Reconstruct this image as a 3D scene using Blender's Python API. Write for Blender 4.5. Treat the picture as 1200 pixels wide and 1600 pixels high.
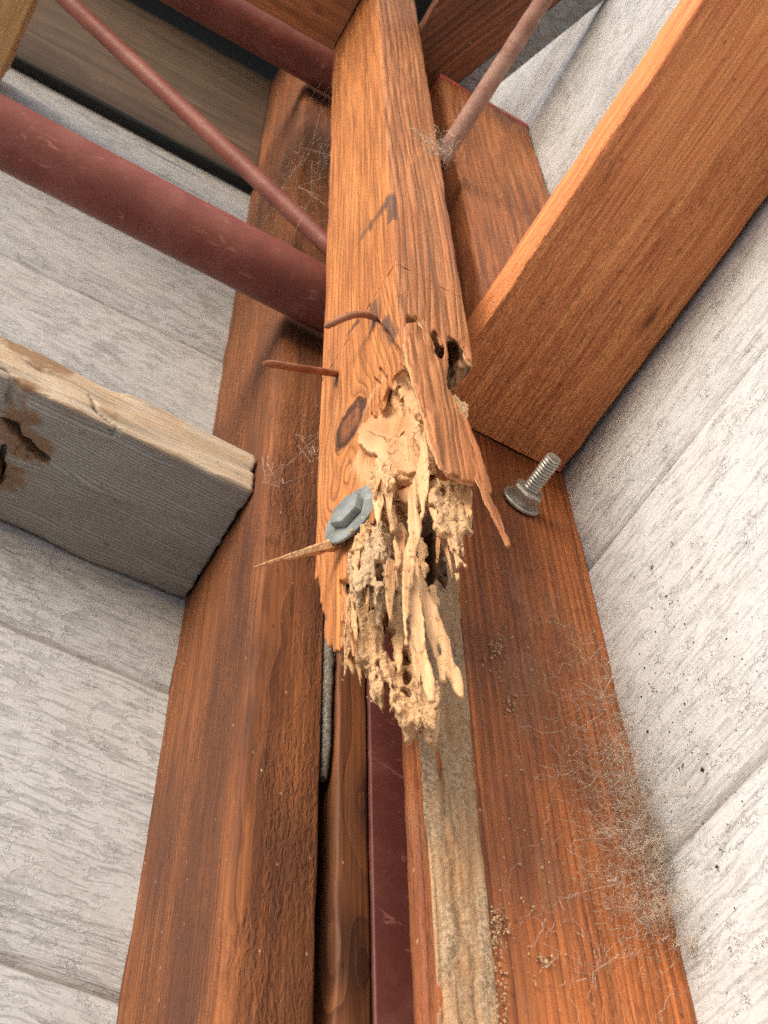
import bpy, math, random
import numpy as np
from mathutils import Vector, Matrix

random.seed(7)
RNG = np.random.default_rng(11)
for o in list(bpy.data.objects):
    bpy.data.objects.remove(o, do_unlink=True)
SC = bpy.context.scene
COL = SC.collection

# ------------------------------------------------------------------ frame of the place
# The corner of the two siding walls: +X runs along the left wall into the corner, +Y along the right wall into it.
# Lengths below ("u") are measured from the camera; one u is 0.8 m.
S = 0.8
CAMZ = 1.35
FPX = 2219.0
_Z = np.array([-55., -1440., 2219.]); _Z /= np.linalg.norm(_Z)
_X = np.array([6681., 3165., 2219.]); _X -= _Z * (_X @ _Z); _X /= np.linalg.norm(_X)
_Y = np.cross(_Z, _X)
RW = np.array([_X, _Y, _Z])          # rows: world axes in camera axes (x right, y down, z forward)

def W(p):
    p = np.asarray(p, float) * S
    p = p.copy(); p[..., 2] += CAMZ
    return p
def on(px, axis, c):
    """point (u) of the photograph's pixel on the real plane coordinate[axis] = c"""
    r = RW @ np.array([px[0] - 600., px[1] - 800., FPX])
    return r * (c / r[axis])
def onplane(px, C, N):
    r = RW @ np.array([px[0] - 600., px[1] - 800., FPX])
    return r * ((np.asarray(C) @ np.asarray(N)) / (r @ np.asarray(N)))

# ------------------------------------------------------------------ camera, sky, sun, exposure
cam = bpy.data.cameras.new('camera'); camo = bpy.data.objects.new('camera', cam); COL.objects.link(camo)
cam.sensor_fit = 'VERTICAL'; cam.sensor_height = 32.0; cam.sensor_width = 24.0
cam.lens = FPX / 1600 * 32.0
cam.clip_start = 0.02; cam.clip_end = 3000
right = RW @ np.array([1., 0, 0]); up = RW @ np.array([0, -1., 0]); back = RW @ np.array([0, 0, -1.])
M = Matrix(((right[0], up[0], back[0], 0), (right[1], up[1], back[1], 0), (right[2], up[2], back[2], CAMZ), (0, 0, 0, 1)))
camo.matrix_world = M
cam.dof.use_dof = True; cam.dof.focus_distance = 0.76; cam.dof.aperture_fstop = 20
SC.camera = camo

SUN_DIR = Vector((-0.78, -0.48, 0.33)).normalized()      # towards the sun
world = bpy.data.worlds.new('World'); SC.world = world; world.use_nodes = True
wn = world.node_tree; wn.nodes.clear()
sky = wn.nodes.new('ShaderNodeTexSky'); sky.sky_type = 'NISHITA'; sky.sun_disc = False
sky.sun_elevation = math.asin(SUN_DIR.z); sky.sun_rotation = math.atan2(SUN_DIR.x, SUN_DIR.y)
sky.air_density = 1.0; sky.dust_density = 2.5; sky.ozone_density = 1.0
bg = wn.nodes.new('ShaderNodeBackground'); bg.inputs[1].default_value = 0.15
wo = wn.nodes.new('ShaderNodeOutputWorld')
wn.links.new(sky.outputs[0], bg.inputs[0]); wn.links.new(bg.outputs[0], wo.inputs[0])
sun = bpy.data.lights.new('sun', 'SUN'); sun.energy = 1.15; sun.angle = math.radians(40); sun.color = (1.0, 1.0, 1.0)
suno = bpy.data.objects.new('sun', sun); COL.objects.link(suno)
suno.rotation_euler = SUN_DIR.to_track_quat('Z', 'Y').to_euler()
SC.view_settings.view_transform = 'Standard'; SC.view_settings.look = 'None'
SC.view_settings.exposure = 0.90; SC.view_settings.gamma = 1.0; SC.view_settings.use_curve_mapping = False
SC.cycles.use_denoising = False
SC.cycles.sampling_pattern = 'BLUE_NOISE'
SC.cycles.max_bounces = 5; SC.cycles.diffuse_bounces = 4; SC.cycles.glossy_bounces = 2
SC.cycles.use_adaptive_sampling = True; SC.cycles.adaptive_threshold = 0.012; SC.cycles.caustics_reflective = False

# ------------------------------------------------------------------ object helpers
def tag(o, label=None, cat=None, group=None, kind=None):
    if label: o['label'] = label
    if cat: o['category'] = cat
    if group: o['group'] = group
    if kind or cat: o['kind'] = kind or 'thing'
    return o
def mesh_obj(name, V, F, mat, parent=None, attrs=None, smooth=True, origin=None):
    """V world metres (n,3); F (m,k) array or list of faces; object origin at `origin`"""
    V = np.asarray(V, np.float32)
    if origin is None:
        origin = np.array([0, 0, 0], np.float32)
    L = V - np.asarray(origin, np.float32)
    me = bpy.data.meshes.new(name)
    if isinstance(F, np.ndarray):
        k = F.shape[1]
        me.vertices.add(len(L)); me.vertices.foreach_set('co', L.ravel())
        me.loops.add(F.size); me.loops.foreach_set('vertex_index', F.astype(np.int32).ravel())
        me.polygons.add(len(F)); me.polygons.foreach_set('loop_start', np.arange(0, F.size, k, dtype=np.int32))
        me.update(calc_edges=True)
    else:
        me.from_pydata([tuple(map(float, v)) for v in L], [], [tuple(map(int, f)) for f in F]); me.update()
    me.validate()
    if attrs:
        for n, a in attrs.items():
            at = me.attributes.new(n, 'FLOAT', 'POINT'); at.data.foreach_set('value', np.asarray(a, np.float32))
    me.polygons.foreach_set('use_smooth', [smooth] * len(me.polygons))
    me.materials.append(mat)
    o = bpy.data.objects.new(name, me); COL.objects.link(o)
    if parent is not None:
        o.parent = parent
        o.location = Vector(tuple(map(float, origin))) - parent.location
    else:
        o.location = tuple(map(float, origin))
    return o
def empty(name, loc, label, cat, group=None):
    o = bpy.data.objects.new(name, None); COL.objects.link(o); o.location = tuple(map(float, loc))
    o.empty_display_size = 0.05
    tag(o, label, cat, group); return o
def sharpen(o, ang=35):
    """flat-shade hard edges by angle"""
    me = o.data
    try:
        me.set_sharp_from_angle(angle=math.radians(ang))
    except Exception:
        pass
    return o

# ------------------------------------------------------------------ node helper
class NT:
    def __init__(s, name):
        s.m = bpy.data.materials.new(name); s.m.use_nodes = True
        s.t = s.m.node_tree; s.t.nodes.clear()
        s.out = s.t.nodes.new('ShaderNodeOutputMaterial')
        s.b = s.t.nodes.new('ShaderNodeBsdfPrincipled')
        s.t.links.new(s.b.outputs[0], s.out.inputs[0])
        s.tc = s.t.nodes.new('ShaderNodeTexCoord')
    def n(s, ty): return s.t.nodes.new(ty)
    def set(s, inp, v):
        if hasattr(v, 'is_linked') or isinstance(v, bpy.types.NodeSocket): s.t.links.new(v, inp)
        elif isinstance(v, (tuple, list)) and len(v) == 3 and inp.type == 'RGBA': inp.default_value = (*v, 1)
        else: inp.default_value = v
    def math(s, op, a, b=0.0, c=None, clamp=False):
        n = s.n('ShaderNodeMath'); n.operation = op; n.use_clamp = clamp
        s.set(n.inputs[0], a); s.set(n.inputs[1], b)
        if c is not None: s.set(n.inputs[2], c)
        return n.outputs[0]
    def vmath(s, op, a, b=(0, 0, 0), scale=None):
        n = s.n('ShaderNodeVectorMath'); n.operation = op
        s.set(n.inputs[0], a)
        s.set(n.inputs[1], b)
        if scale is not None: s.set(n.inputs['Scale'], scale)
        return n.outputs['Value'] if op in ('LENGTH', 'DISTANCE', 'DOT_PRODUCT') else n.outputs[0]
    def sep(s, v):
        n = s.n('ShaderNodeSeparateXYZ'); s.set(n.inputs[0], v); return n.outputs
    def comb(s, x, y, z):
        n = s.n('ShaderNodeCombineXYZ')
        for i, v in enumerate((x, y, z)): s.set(n.inputs[i], v)
        return n.outputs[0]
    def noise(s, v, scale=1.0, detail=3.0, rough=0.55, dist=0.0, col=False):
        n = s.n('ShaderNodeTexNoise'); s.set(n.inputs['Vector'], v)
        n.inputs['Scale'].default_value = scale; n.inputs['Detail'].default_value = detail
        n.inputs['Roughness'].default_value = rough; n.inputs['Distortion'].default_value = dist
        return n.outputs['Color'] if col else n.outputs['Fac']
    def voro(s, v, scale, feature='F1', rnd=1.0, col=False):
        n = s.n('ShaderNodeTexVoronoi'); n.feature = feature; s.set(n.inputs['Vector'], v)
        n.inputs['Scale'].default_value = scale; n.inputs['Randomness'].default_value = rnd
        return (n.outputs['Distance'], n.outputs['Color']) if col else n.outputs['Distance']
    def ramp(s, f, stops, interp='LINEAR'):
        n = s.n('ShaderNodeValToRGB'); s.set(n.inputs[0], f); n.color_ramp.interpolation = interp
        e = n.color_ramp.elements
        while len(e) < len(stops): e.new(0.5)
        for el, (p, c) in zip(e, stops):
            el.position = p; el.color = (c, c, c, 1) if isinstance(c, (int, float)) else (*c, 1)
        return n.outputs[0]
    def smooth(s, f, a, b):
        n = s.n('ShaderNodeMapRange'); n.interpolation_type = 'SMOOTHSTEP'
        s.set(n.inputs[0], f); n.inputs[1].default_value = a; n.inputs[2].default_value = b
        return n.outputs[0]
    def mix(s, f, a, b, mode='MIX'):
        n = s.n('ShaderNodeMix'); n.data_type = 'RGBA'; n.blend_type = mode
        s.set(n.inputs[0], f); s.set(n.inputs[6], a); s.set(n.inputs[7], b)
        return n.outputs[2]
    def attr(s, name):
        n = s.n('ShaderNodeAttribute'); n.attribute_name = name; return n.outputs['Fac']
    def bump(s, h, dist, strength=1.0, normal=None):
        n = s.n('ShaderNodeBump'); s.set(n.inputs['Height'], h)
        n.inputs['Distance'].default_value = dist; n.inputs['Strength'].default_value = strength
        if normal is not None: s.t.links.new(normal, n.inputs['Normal'])
        return n.outputs[0]
    def done(s, color, rough=0.6, normal=None, spec=0.35, metal=0.0):
        s.set(s.b.inputs['Base Color'], color); s.set(s.b.inputs['Roughness'], rough)
        s.b.inputs['Specular IOR Level'].default_value = spec; s.set(s.b.inputs['Metallic'], metal)
        if normal is not None: s.t.links.new(normal, s.b.inputs['Normal'])
        return s.m

def wood(name, axis, light, dark, stain=None, pith=(0.05, 0.09), ring=4.2, warp=0.010, stain_amt=0.5, stain_scale=9.,
         rough_sawn=0.0, groove=0.25, fibre=0.35, dirt=None, dirt_amt=0.0, rough=0.62, seed=0., ringdark=1.0, torn_mask=None, knots=()):
    """solid sawn lumber: growth rings round a pith line, fibres, stain blotches; grain along `axis`"""
    t = NT(name)
    x, y, z = t.sep(t.tc.outputs['Object'])
    a, b, l = {'X': (y, z, x), 'Y': (x, z, y), 'Z': (x, y, z)}[axis]
    P = t.comb(a, b, l)
    sh = t.vmath('ADD', P, (seed * 1.37, seed * 0.71, seed * 2.13))
    # slow wandering of the grain
    w1 = t.noise(t.vmath('MULTIPLY', sh, (9, 9, 2.2)), 1.0, 2.0, 0.5, col=True)
    w1 = t.vmath('SCALE', t.vmath('SUBTRACT', w1, (0.5, 0.5, 0.5)), scale=warp * 2)
    w2 = t.noise(t.vmath('MULTIPLY', sh, (60, 60, 9)), 1.0, 2.0, 0.5, col=True)
    w2 = t.vmath('SCALE', t.vmath('SUBTRACT', w2, (0.5, 0.5, 0.5)), scale=0.0022)
    Q = t.vmath('ADD', t.vmath('ADD', P, w1), w2)
    for (ka, kb, kl, kr) in knots:      # knots: grain bends round a centre
        d = t.vmath('SUBTRACT', t.comb(a, b, l), (ka, kb, kl))
        d2 = t.vmath('MULTIPLY', d, (1, 1, 0.45))
        r2 = t.math('ADD', t.vmath('DOT_PRODUCT', d2, d2), kr * kr * 0.30)
        k = t.math('DIVIDE', -kr * kr * 0.8, r2)
        Q = t.vmath('ADD', Q, t.vmath('MULTIPLY', t.vmath('SCALE', d, scale=k), (1, 1, 0)))
    qa, qb, ql = t.sep(Q)
    da = t.math('SUBTRACT', qa, pith[0]); db = t.math('SUBTRACT', qb, pith[1])
    r = t.math('SQRT', t.math('ADD', t.math('MULTIPLY', da, da), t.math('MULTIPLY', db, db)))
    ph = t.math('MULTIPLY', r, 1000.0 / ring)
    ph = t.math('ADD', ph, t.math('MULTIPLY', t.noise(t.comb(ph, 0.0, seed), 0.35, 1.0), 1.6))
    fr = t.math('FRACT', ph)
    late = t.ramp(fr, [(0.0, 0.0), (0.35, 0.05), (0.78, 0.75), (0.90, 1.0), (0.97, 0.85), (1.0, 0.0)])
    fib = t.noise(t.vmath('MULTIPLY', sh, (560, 560, 13)), 1.0, 1.5, 0.6)
    fib2 = t.noise(t.vmath('MULTIPLY', sh, (200, 200, 5)), 1.0, 2.0, 0.6)
    rv = t.ramp(t.noise(t.comb(t.math('FLOOR', ph), seed, t.math('MULTIPLY', l, 2.0)), 3.3, 1.0), [(0.28, 0.25), (0.70, 1.0)])
    c = t.mix(t.math('MULTIPLY', t.math('MULTIPLY', late, rv), ringdark), light, dark)
    c = t.mix(min(1, fibre * 2), c, t.ramp(fib, [(0.30, 0.28), (0.5, 0.5), (0.70, 0.70)]), 'OVERLAY')
    c = t.mix(min(1, fibre * 2), c, t.ramp(fib2, [(0.28, 0.30), (0.5, 0.5), (0.72, 0.68)]), 'OVERLAY')
    big = t.noise(t.vmath('MULTIPLY', sh, (stain_scale, stain_scale, stain_scale * 0.28)), 1.0, 5.0, 0.62)
    if stain is not None:
        c = t.mix(t.math('MULTIPLY', t.smooth(big, 0.47, 0.68), stain_amt), c, stain)
    var = t.noise(t.vmath('MULTIPLY', sh, (25, 25, 3)), 1.0, 4.0, 0.6)
    c = t.mix(0.35, c, t.ramp(var, [(0.25, 0.38), (0.5, 0.5), (0.75, 0.60)]), 'OVERLAY')
    for (ka, kb, kl, kr) in knots:
        d2 = t.vmath('MULTIPLY', t.vmath('SUBTRACT', t.vmath('ADD', P, t.vmath('SCALE', w1, scale=0.4)), (ka, kb, kl)), (1.5, 1.5, 0.45))
        c = t.mix(t.math('MULTIPLY', t.smooth(t.vmath('LENGTH', d2), kr * 1.15, kr * 0.25), 0.75), c, tuple(0.30 * v for v in dark))
    vd, vc = t.voro(t.vmath('MULTIPLY', sh, (1, 1, 0.6)), 170, col=True)
    c = t.mix(t.math('MULTIPLY', t.math('MULTIPLY', t.smooth(vd, 0.16, 0.06), t.math('GREATER_THAN', t.sep(vc)[0], 0.90)), 0.55), c, (0.55, 0.40, 0.27))
    c = t.mix(t.math('MULTIPLY', t.math('MULTIPLY', t.smooth(vd, 0.22, 0.10), t.math('LESS_THAN', t.sep(vc)[0], 0.10)), 0.55), c, tuple(0.3 * v for v in dark))
    torn = t.noise(t.vmath('MULTIPLY', sh, (460, 460, 130)), 1.0, 2.0, 0.6, dist=0.8)
    tm = t.smooth(t.noise(t.vmath('MULTIPLY', sh, (20, 20, 6)), 1.0, 3.0), 0.38, 0.62)
    if dirt is not None:
        dm = t.smooth(t.noise(t.vmath('MULTIPLY', sh, (38, 38, 14)), 1.0, 6.0, 0.7), 0.50, 0.66)
        c = t.mix(t.math('MULTIPLY', dm, dirt_amt), c, dirt)
    if rough_sawn > 0:
        c = t.mix(t.math('MULTIPLY', t.math('MULTIPLY', t.smooth(torn, 0.50, 0.36), tm), 0.35), c, tuple(0.4 * v for v in dark))
    h = t.math('ADD', t.math('MULTIPLY', late, groove), t.math('MULTIPLY', fib, 0.30))
    nrm = t.bump(h, 0.0009, 0.8)
    if rough_sawn > 0:
        nrm = t.bump(t.math('MULTIPLY', torn, tm), 0.0024 * rough_sawn, 1.0, nrm)
    rg = t.math('ADD', rough - 0.12, t.math('MULTIPLY', fib2, 0.24))
    return t.done(c, rg, nrm, 0.32)

def timber_mat():
    """the damaged timber: ring phase, bare (pale) wood, knots, stains and painted hollow shade come with the mesh"""
    t = NT('weathered_timber')
    x, y, z = t.sep(t.tc.outputs['Object'])
    P = t.comb(x, y, z)
    rf = t.attr('rf'); sw = t.attr('sw'); ph = t.attr('ph'); pale = t.attr('pale'); knot = t.attr('knot'); st = t.attr('stain')
    n1 = t.noise(t.vmath('MULTIPLY', P, (90, 90, 9)), 1.0, 3.0)
    n2 = t.noise(t.comb(ph, 0.0, t.math('MULTIPLY', z, 3.0)), 0.45, 1.0)
    ph2 = t.math('ADD', t.math('ADD', ph, t.math('MULTIPLY', n1, 0.5)), t.math('MULTIPLY', n2, 2.2))
    fr = t.math('FRACT', ph2)
    late = t.ramp(fr, [(0.0, 0.25), (0.12, 0.0), (0.45, 0.10), (0.78, 0.65), (0.88, 1.0), (0.94, 0.9), (1.0, 0.25)])
    fib = t.noise(t.vmath('MULTIPLY', P, (560, 560, 13)), 1.0, 1.5, 0.6)
    fib2 = t.noise(t.vmath('MULTIPLY', P, (220, 220, 6)), 1.0, 2.0, 0.6)
    big = t.noise(t.vmath('MULTIPLY', P, (22, 22, 5)), 1.0, 5.0, 0.6)
    lw = t.math('MULTIPLY', late, t.ramp(t.noise(t.comb(t.math('FLOOR', ph2), 0.0, t.math('MULTIPLY', z, 1.5)), 3.7, 1.0), [(0.30, 0.12), (0.70, 0.95)]))
    lw = t.math('MAXIMUM', t.math('MULTIPLY', lw, t.math('ADD', 0.95, t.math('MULTIPLY', rf, 0.15))), t.math('MULTIPLY', t.math('MULTIPLY', late, sw), 0.95))
    fm = t.math('SUBTRACT', 0.8, t.math('MULTIPLY', sw, 0.55))
    c = t.mix(lw, t.mix(rf, (0.47, 0.180, 0.056), (0.40, 0.165, 0.064)), (0.195, 0.066, 0.021))
    c = t.mix(fm, c, t.ramp(fib, [(0.30, 0.28), (0.5, 0.5), (0.70, 0.70)]), 'OVERLAY')
    c = t.mix(fm, c, t.ramp(fib2, [(0.28, 0.30), (0.5, 0.5), (0.72, 0.70)]), 'OVERLAY')
    c = t.mix(t.math('MULTIPLY', t.smooth(big, 0.46, 0.66), 0.55), c, (0.28, 0.090, 0.028))
    c = t.mix(t.math('MULTIPLY', t.smooth(big, 0.46, 0.30), 0.45), c, (0.54, 0.235, 0.085))
    c = t.mix(t.math('MULTIPLY', t.smooth(t.math('ADD', knot, t.math('MULTIPLY', t.math('SUBTRACT', fib, 0.5), 0.5)), 0.02, 0.45), 0.92), c, t.mix(t.smooth(t.math('ADD', knot, t.math('MULTIPLY', t.math('SUBTRACT', fib2, 0.5), 1.6)), 0.62, 1.25), (0.030, 0.012, 0.008), (0.22, 0.070, 0.026)))
    stain_and_shade = t.math('MULTIPLY', t.smooth(t.math('ADD', st, t.math('MULTIPLY', t.math('SUBTRACT', fib2, 0.5), 1.8)), 0.30, 0.95), 0.80)
    c = t.mix(stain_and_shade, c, (0.060, 0.040, 0.034))
    # bare inner wood
    g = t.noise(t.vmath('MULTIPLY', P, (420, 420, 180)), 1.0, 2.0, 0.6)
    g2 = t.noise(t.vmath('MULTIPLY', P, (55, 55, 22)), 1.0, 4.0, 0.6)
    pc = t.mix(g2, (0.50, 0.265, 0.120), (0.61, 0.375, 0.190))
    pc = t.mix(t.smooth(g, 0.62, 0.74), pc, (0.24, 0.105, 0.04))
    pl = t.smooth(t.math('ADD', pale, t.math('MULTIPLY', t.math('SUBTRACT', fib2, 0.5), 0.5)), 0.25, 0.70)
    c = t.mix(pl, c, pc)
    c = t.mix(t.math('MULTIPLY', t.math('MULTIPLY', stain_and_shade, pl), 0.85), c, (0.10, 0.052, 0.028))  # darkens bare wood where the hollow's shade is painted in
    h = t.math('SUBTRACT', t.math('MULTIPLY', fib, 0.5), t.math('MULTIPLY', t.math('MULTIPLY', late, t.math('ADD', 0.25, t.math('MULTIPLY', t.math('MAXIMUM', rf, sw), 0.40))), t.math('SUBTRACT', 1.0, pl)))
    nrm = t.bump(h, 0.0011, 0.9)
    nrm = t.bump(g, 0.0010, 0.5, nrm)
    return t.done(c, t.math('ADD', 0.48, t.math('MULTIPLY', fib2, 0.3)), nrm, 0.32)

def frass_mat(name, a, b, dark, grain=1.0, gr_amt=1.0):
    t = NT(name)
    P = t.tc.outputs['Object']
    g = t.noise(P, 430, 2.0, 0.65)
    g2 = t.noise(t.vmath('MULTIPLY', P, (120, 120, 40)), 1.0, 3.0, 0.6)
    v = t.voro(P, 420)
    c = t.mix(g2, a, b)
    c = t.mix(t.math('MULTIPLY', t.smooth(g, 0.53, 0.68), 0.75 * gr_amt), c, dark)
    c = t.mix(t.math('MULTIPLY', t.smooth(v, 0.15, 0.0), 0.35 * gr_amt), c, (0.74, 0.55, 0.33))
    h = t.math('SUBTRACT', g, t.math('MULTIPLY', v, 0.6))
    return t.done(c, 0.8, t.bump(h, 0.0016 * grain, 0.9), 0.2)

def cream_mat():
    t = NT('bare_chewed_wood'); P = t.tc.outputs['Object']
    f1 = t.noise(t.vmath('MULTIPLY', P, (420, 420, 10)), 1.0, 2.0, 0.6); f2 = t.noise(t.vmath('MULTIPLY', P, (110, 110, 14)), 1.0, 4.0, 0.6)
    sp = t.noise(t.vmath('MULTIPLY', P, (420, 420, 240)), 1.0, 3.0, 0.6); pm = t.noise(P, 34, 4.0, 0.6)
    c = t.mix(f2, (0.50, 0.285, 0.140), (0.60, 0.385, 0.205))
    c = t.mix(0.9, c, t.ramp(f1, [(0.30, 0.32), (0.5, 0.5), (0.70, 0.64)]), 'OVERLAY')
    c = t.mix(t.math('MULTIPLY', t.smooth(t.noise(P, 60, 3.0), 0.52, 0.70), 0.45), c, (0.46, 0.215, 0.075))
    c = t.mix(t.math('MULTIPLY', t.math('MULTIPLY', t.smooth(sp, 0.54, 0.63), t.smooth(pm, 0.38, 0.58)), 0.85), c, (0.27, 0.125, 0.05))
    return t.done(c, 0.62, t.bump(t.math('ADD', f1, t.math('MULTIPLY', sp, 0.35)), 0.0011, 0.8), 0.25)

def bare_mat():
    t = NT('smooth_bare_wood'); P = t.tc.outputs['Object']
    n = t.noise(t.vmath('MULTIPLY', P, (60, 60, 24)), 1.0, 3.0, 0.6); f = t.noise(t.vmath('MULTIPLY', P, (300, 300, 40)), 1.0, 2.0, 0.6)
    vv = t.voro(t.vmath('ADD', t.vmath('MULTIPLY', P, (1, 1, 0.6)), t.vmath('SCALE', t.noise(P, 70, 3.0, col=True), scale=0.02)), 42, 'DISTANCE_TO_EDGE')
    cr = t.math('MULTIPLY', t.smooth(vv, 0.030, 0.004), t.smooth(t.noise(P, 45, 2.0), 0.45, 0.60))
    c = t.mix(t.smooth(n, 0.3, 0.7), (0.43, 0.215, 0.095), (0.58, 0.355, 0.185))
    c = t.mix(t.math('MULTIPLY', cr, 0.45), c, (0.30, 0.145, 0.06))
    return t.done(c, 0.6, t.bump(cr, -0.0015, 0.8, t.bump(f, 0.0005, 0.6)), 0.25)

def paint_mat(name, col, scratch, rough=0.42, chips=0.5, seed=0., dust=0.25):
    t = NT(name)
    P = t.vmath('ADD', t.tc.outputs['Object'], (seed, seed * 0.3, seed * 0.7))
    n = t.noise(P, 30, 5.0, 0.6); n2 = t.noise(P, 160, 4.0, 0.7); n3 = t.noise(t.vmath('MULTIPLY', P, (45, 110, 110)), 1.0, 4.0, 0.7, 0.6)
    c = t.mix(t.smooth(n, 0.3, 0.7), col, tuple(1.25 * v for v in col))
    c = t.mix(t.math('MULTIPLY', t.smooth(n3, 0.62, 0.68), 0.6), c, scratch)
    c = t.mix(t.math('MULTIPLY', t.smooth(n2, 0.70, 0.74), chips), c, tuple(min(1, 1.5 * v + 0.1) for v in scratch))
    c = t.mix(t.math('MULTIPLY', t.smooth(n, 0.45, 0.75), dust), c, (0.30, 0.20, 0.16))
    return t.done(c, t.math('ADD', rough, t.math('MULTIPLY', n2, 0.25)), t.bump(n2, 0.0006, 0.5), 0.4)

def rust_mat(name, a=(0.20, 0.075, 0.035), b=(0.32, 0.15, 0.085)):
    t = NT(name); P = t.tc.outputs['Object']
    n = t.noise(P, 260, 5.0, 0.7); n2 = t.noise(P, 45, 4.0, 0.6)
    c = t.mix(t.smooth(n2, 0.3, 0.7), a, b)
    c = t.mix(t.math('MULTIPLY', t.smooth(n, 0.55, 0.7), 0.6), c, tuple(0.5 * v for v in a))
    return t.done(c, 0.75, t.bump(n, 0.0008, 0.8), 0.3)

def zinc_mat(name, col=(0.33, 0.36, 0.37), rough=0.42, metal=0.65):
    t = NT(name); P = t.tc.outputs['Object']
    n = t.noise(P, 300, 5.0, 0.65); n2 = t.noise(P, 70, 3.0, 0.6)
    c = t.mix(t.smooth(n2, 0.3, 0.7), tuple(0.75 * v for v in col), tuple(1.25 * v for v in col))
    c = t.mix(t.math('MULTIPLY', t.smooth(n, 0.58, 0.7), 0.5), c, (0.55, 0.55, 0.52))
    return t.done(c, t.math('ADD', rough, t.math('MULTIPLY', n, 0.25)), t.bump(n, 0.0004, 0.6), 0.5, metal)

def siding_mat(name, base, shade, along, crack=0.5, patch=0.6, specks=0.5, grime=0.3, seed=0., streak=0.5, pscale=62, gcol=(0.30, 0.24, 0.18)):
    """painted siding boards with a false wood grain along `along`; 'lap' marks the joints, 'band' the moulded lower band"""
    t = NT(name)
    P = t.vmath('ADD', t.tc.outputs['Object'], (seed, seed, seed * 0.5))
    X_ = along == 'X'
    lap = t.attr('lap'); band = t.attr('band')
    w = t.vmath('SCALE', t.vmath('SUBTRACT', t.noise(P, 26, 2.0, col=True), (0.5, 0.5, 0.5)), scale=0.010)
    Q = t.vmath('ADD', P, w)
    fine = t.noise(t.vmath('MULTIPLY', Q, (24, 330, 330) if X_ else (330, 24, 330)), 1.0, 2.0, 0.6)
    mid = t.noise(t.vmath('MULTIPLY', Q, (14, 110, 110) if X_ else (110, 14, 110)), 1.0, 3.0, 0.6)
    n1 = t.noise(t.vmath('MULTIPLY', Q, (0.42, 1, 1) if X_ else (1, 0.42, 1)), pscale * 1.9, 5.0, 0.66, dist=0.5)
    zone = t.smooth(t.noise(P, 6.5, 2.0), 0.40, 0.60)
    pm = t.math('MULTIPLY', t.math('MULTIPLY', t.smooth(n1, 0.535, 0.565), patch), t.math('ADD', 0.25, t.math('MULTIPLY', zone, 0.75)))
    c = t.mix(pm, base, shade)
    st = t.math('MULTIPLY', t.smooth(fine, 0.50, 0.66), streak)
    c = t.mix(st, c, tuple(0.78 * v for v in shade))
    c = t.mix(t.math('MULTIPLY', t.smooth(mid, 0.50, 0.72), 0.45 * streak), c, tuple(0.85 * v for v in shade))
    grit = t.noise(P, 480, 1.0, 0.6)
    c = t.mix(0.5, c, t.ramp(grit, [(0.3, 0.40), (0.5, 0.5), (0.7, 0.58)]), 'OVERLAY')
    dn = t.vmath('SCALE', t.vmath('SUBTRACT', t.noise(P, 140, 3.0, 0.6, col=True), (0.5, 0.5, 0.5)), scale=0.030)
    cr = t.voro(t.vmath('ADD', t.vmath('MULTIPLY', P, (0.45, 1, 1) if X_ else (1, 0.45, 1)), dn), 88, 'DISTANCE_TO_EDGE')
    crm = t.math('MULTIPLY', t.smooth(cr, 0.022, 0.004), t.smooth(t.noise(P, 60, 3.0), 0.52, 0.62))
    c = t.mix(t.math('MULTIPLY', crm, crack), c, (0.15, 0.125, 0.11))
    vd, vc = t.voro(P, 150, col=True)
    sp = t.math('MULTIPLY', t.smooth(vd, 0.20, 0.10), t.math('GREATER_THAN', t.sep(vc)[0], 0.93))
    c = t.mix(t.math('MULTIPLY', sp, specks), c, (0.09, 0.07, 0.055))
    gn = t.noise(P, 11, 5.0, 0.7)
    c = t.mix(t.math('MULTIPLY', t.smooth(gn, 0.48, 0.74), grime), c, gcol)
    lg = t.math('MULTIPLY', t.smooth(t.math('ADD', lap, t.math('MULTIPLY', t.math('SUBTRACT', mid, 0.5), 0.7)), 0.45, 1.0), 0.50)
    c = t.mix(lg, c, tuple(0.55 * v for v in gcol))
    rid = t.noise(t.vmath('MULTIPLY', P, (5, 420, 420) if X_ else (420, 5, 420)), 1.0, 2.0, 0.5)
    h = t.math('ADD', t.math('ADD', t.math('MULTIPLY', t.smooth(n1, 0.570, 0.52), 0.35 * patch), t.math('MULTIPLY', fine, 0.55)), t.math('MULTIPLY', t.math('MULTIPLY', rid, band), 1.8))
    nrm = t.bump(h, 0.0011, 0.7)
    nrm = t.bump(crm, -0.0010, 0.7, nrm)
    return t.done(c, t.math('SUBTRACT', 0.62, t.math('MULTIPLY', band, 0.22)), nrm, 0.40)

# ------------------------------------------------------------------ shape helpers
def smooth_noise(n, k, seed):
    r = np.random.default_rng(seed).normal(size=n + 4 * k)
    ker = np.hanning(2 * k + 1); ker /= np.sqrt((ker ** 2).sum())
    return np.convolve(r, ker, 'same')[2 * k:2 * k + n]

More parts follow.
